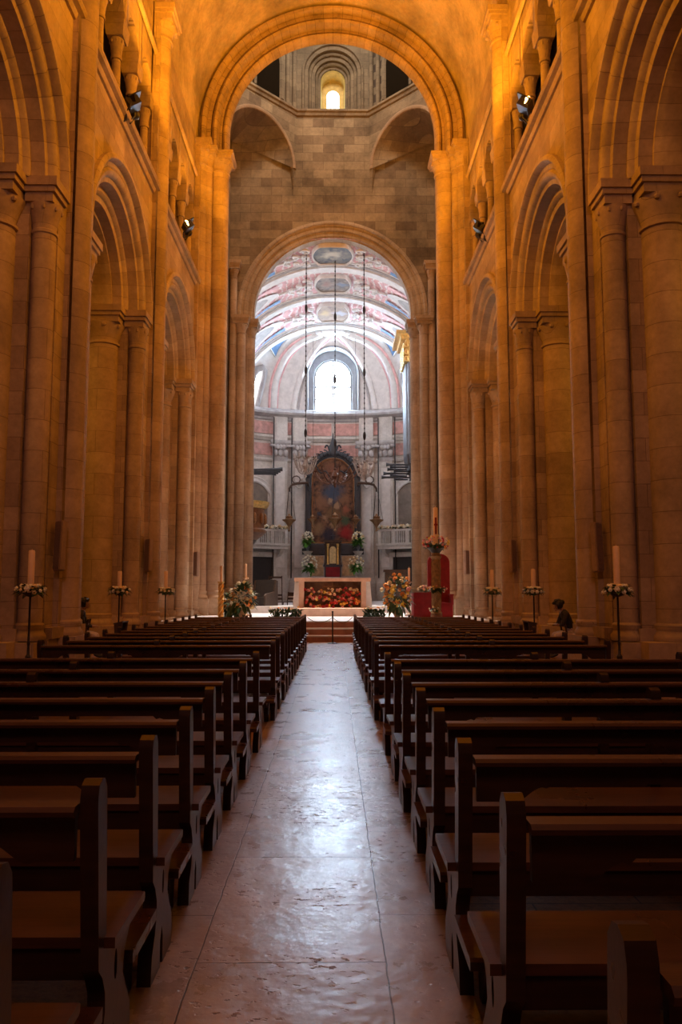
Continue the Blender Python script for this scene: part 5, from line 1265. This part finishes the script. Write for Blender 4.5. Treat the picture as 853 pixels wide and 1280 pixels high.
def pose(lean, armz, head_drop):
    P = {}; E = []
    ln = lean
    P['pelvis'] = ((0, 0, .57), (.15, .12)); P['belly'] = ((0, ln*.25, .74), (.145, .115)); P['chest'] = ((0, ln*.65, .93), (.165, .115)); P['collar'] = ((0, ln*.95, 1.07), (.11, .085))
    P['neck'] = ((0, ln*1.12, 1.15), .05); hd = Vector((0, ln*1.35+.03, 1.27-head_drop)); P['jaw'] = (tuple(hd+Vector((0, .01, -.05))), .078); P['head'] = (tuple(hd+Vector((0, -.005, .035))), .096); P['top'] = (tuple(hd+Vector((0, -.01, .075))), .06)
    for a, b, r in (('pelvis','belly','top'), ('belly','chest','top'), ('chest','collar','top'), ('collar','neck','skin'), ('neck','jaw','skin'), ('jaw','head','skin'), ('head','top','skin')): E.append((a, b, r))
    for s, n in ((-1, 'l'), (1, 'r')):
        P['hip'+n] = ((s*.10, .06, .55), .095); P['thigh'+n] = ((s*.115, .26, .56), .085); P['knee'+n] = ((s*.12, .46, .53), .066); P['calf'+n] = ((s*.12, .44, .32), .056); P['ank'+n] = ((s*.12, .42, .09), .040); P['ball'+n] = ((s*.13, .53, .04), .036); P['toe'+n] = ((s*.135, .61, .032), .028)
        E += [('pelvis','hip'+n,'legs'), ('hip'+n,'thigh'+n,'legs'), ('thigh'+n,'knee'+n,'legs'), ('knee'+n,'calf'+n,'legs'), ('calf'+n,'ank'+n,'legs'), ('ank'+n,'ball'+n,'shoe'), ('ball'+n,'toe'+n,'shoe')]
        sh = Vector((s*.19, ln*.85, 1.03)); el = Vector((s*.235, ln*.85+.10, .78)); wr = Vector((s*.10, .34, armz))
        P['sho'+n] = (tuple(sh), .062); P['elb'+n] = (tuple(el), .046); P['wri'+n] = (tuple(wr), .030); P['pal'+n] = (tuple(wr+Vector((-s*.035, .075, .0))), (.036, .018))
        E += [('collar','sho'+n,'top'), ('sho'+n,'elb'+n,'top'), ('elb'+n,'wri'+n,'top'), ('wri'+n,'pal'+n,'skin')]
        pc = wr+Vector((-s*.035, .075, 0))
        for k in range(4):
            b = pc+Vector((s*(.024-.016*k), .022, -.004)); l_ = (.030, .036, .034, .026)[k]
            P['f%s%da' % (n, k)] = (tuple(b), .0085); P['f%s%db' % (n, k)] = (tuple(b+Vector((-s*.004, l_, -.004))), .008); P['f%s%dc' % (n, k)] = (tuple(b+Vector((-s*.010, l_*1.5, -.022))), .0068)
            E += [('pal'+n, 'f%s%da' % (n, k), 'skin'), ('f%s%da' % (n, k), 'f%s%db' % (n, k), 'skin'), ('f%s%db' % (n, k), 'f%s%dc' % (n, k), 'skin')]
        P['t%sa' % n] = (tuple(wr+Vector((-s*.060, .045, .012))), .010); P['t%sb' % n] = (tuple(wr+Vector((-s*.078, .075, .016))), .008)
        E += [('pal'+n, 't%sa' % n, 'skin'), ('t%sa' % n, 't%sb' % n, 'skin')]
    return dict(pts=P, edges=E, head=tuple(hd), face=(0, 1, -.45 if head_drop > .03 else -.1), bun=head_drop > .03)
pr = (5.84, 19.35); pl_ = (-6.02, 19.29)
person('person', 'seated dark-haired person in dark top bent over a white paper by the right piers', (pr[0], pr[1], .005), rad(90), pose(.24, .77, .05), None)
person('person', 'seated dark-haired person in dark top half hidden behind the near left pier', (pl_[0], pl_[1], .005), rad(-80), pose(.10, .74, .0), None)
mb = MB(); mb.grid([[(pr[0]-.50+.11*q, pr[1]+.11*t, .80+.012*math.sin(3*t)+.13*(1-q)*.0+.05*q) for t in (-1, 0, 1)] for q in (-1, 0, 1)])
for v in mb.bm.verts: v.co.z += (pr[0]-.50-v.co.x)*.45
tag(mb.build('paper_sheet', M['paper'], origin=(pr[0]-.5, pr[1], .8)), 'white sheet of paper in the hands of the reader by the right piers', 'paper')
def kneel_chair(loc, rz, label):
    t = chair(loc, rz, label, M['dark_wood'], .92, .46); return t
kneel_chair((pr[0]+.02, pr[1], .002), rad(-90+180-180), 'dark wooden chair under the reader by the right piers').rotation_euler = (0, 0, rad(90+180-180))
kneel_chair((pl_[0]-.02, pl_[1], .002), 0, 'dark wooden chair under the person behind the near left pier').rotation_euler = (0, 0, rad(-80))
for (x, y), s in ((pr, 1), (pl_, -1)):
    t = thing('kneeling_desk', 'dark wooden kneeling desk in front of the person by the %s piers' % ('right' if s > 0 else 'left'), 'prayer desk', (x-s*.92, y, .002), rad(90 if s > 0 else -90))
    mb = MB(); mb.box(0, .12, .84, .56, .22, .03, 0, rad(12)); mb.build('top', M['dark_wood'], t)
    for q in (-1, 1):
        mb = MB(); mb.prism([(-.15, 0), (.22, 0), (.22, .05), (.16, .3), (.22, .86), (.02, .80), (.06, .3), (-.15, .12)], lambda u, v, d: (q*.25+d, u, v), -.02, .02); mb.build('side_board', M['dark_wood'], t)
    mb = MB(); mb.box(0, -.03, .14, .46, .24, .035); mb.build('kneeler', M['dark_wood'], t)

# ================================================================== LIGHT
def area(name, loc, target, size, energy, col, shape='SQUARE', sy=None, spread=None):
    l = bpy.data.lights.new(name, 'AREA'); l.energy = energy; l.color = col; l.shape = 'RECTANGLE' if sy else shape; l.size = size
    if sy: l.size_y = sy
    if spread: l.spread = rad(spread)
    o = bpy.data.objects.new(name, l); COL.objects.link(o); o.location = loc
    o.rotation_euler = (Vector(target)-Vector(loc)).to_track_quat('-Z', 'Y').to_euler(); return o
OR = (1.0, .37, .014)
for s in (-1, 1):
    for y, e in ((7.0, 900), (14.6, 950), (22.3, 850), (30.4, 480)):
        area('flood_light', (s*5.0, y, 16.2), (-s*(3.8 if y < 29 else 3.2), y+(1.5 if y < 29 else -2.4), 21.5), .35, e, OR)
for s in (-1, 1):
    for y in (13.0, 20.8, 28.5): area('aisle_light', (s*9.5, y, 9.0), (s*8.2, y+2, 0), .8, 95, (1.0, .40, .05))
area('nave_fill', (0, -5.5, 12), (0, 20, 2), 4, 200, (1.0, .47, .36), spread=110)  # added fill lamp behind the viewer, lifting the lower nave
area('crossing_light', (0, 36.5, 34), (0, 40, 20), 3, 1100, (1.0, .80, .60))
area('sanctuary_fill', (0, 37.0, 33.5), (0, 33.2, 0), 2.5, 1000, (1.0, .90, .80), spread=28)  # added narrow fill lamp, brightening the altar and sanctuary floor
wd = bpy.data.worlds.new('World'); sc.world = wd; wd.use_nodes = True
wd.node_tree.nodes['Background'].inputs[0].default_value = (.5,.6,.8,1); wd.node_tree.nodes['Background'].inputs[1].default_value = .0
sc.view_settings.view_transform = 'Standard'; sc.view_settings.look = 'None'; sc.view_settings.exposure = 0
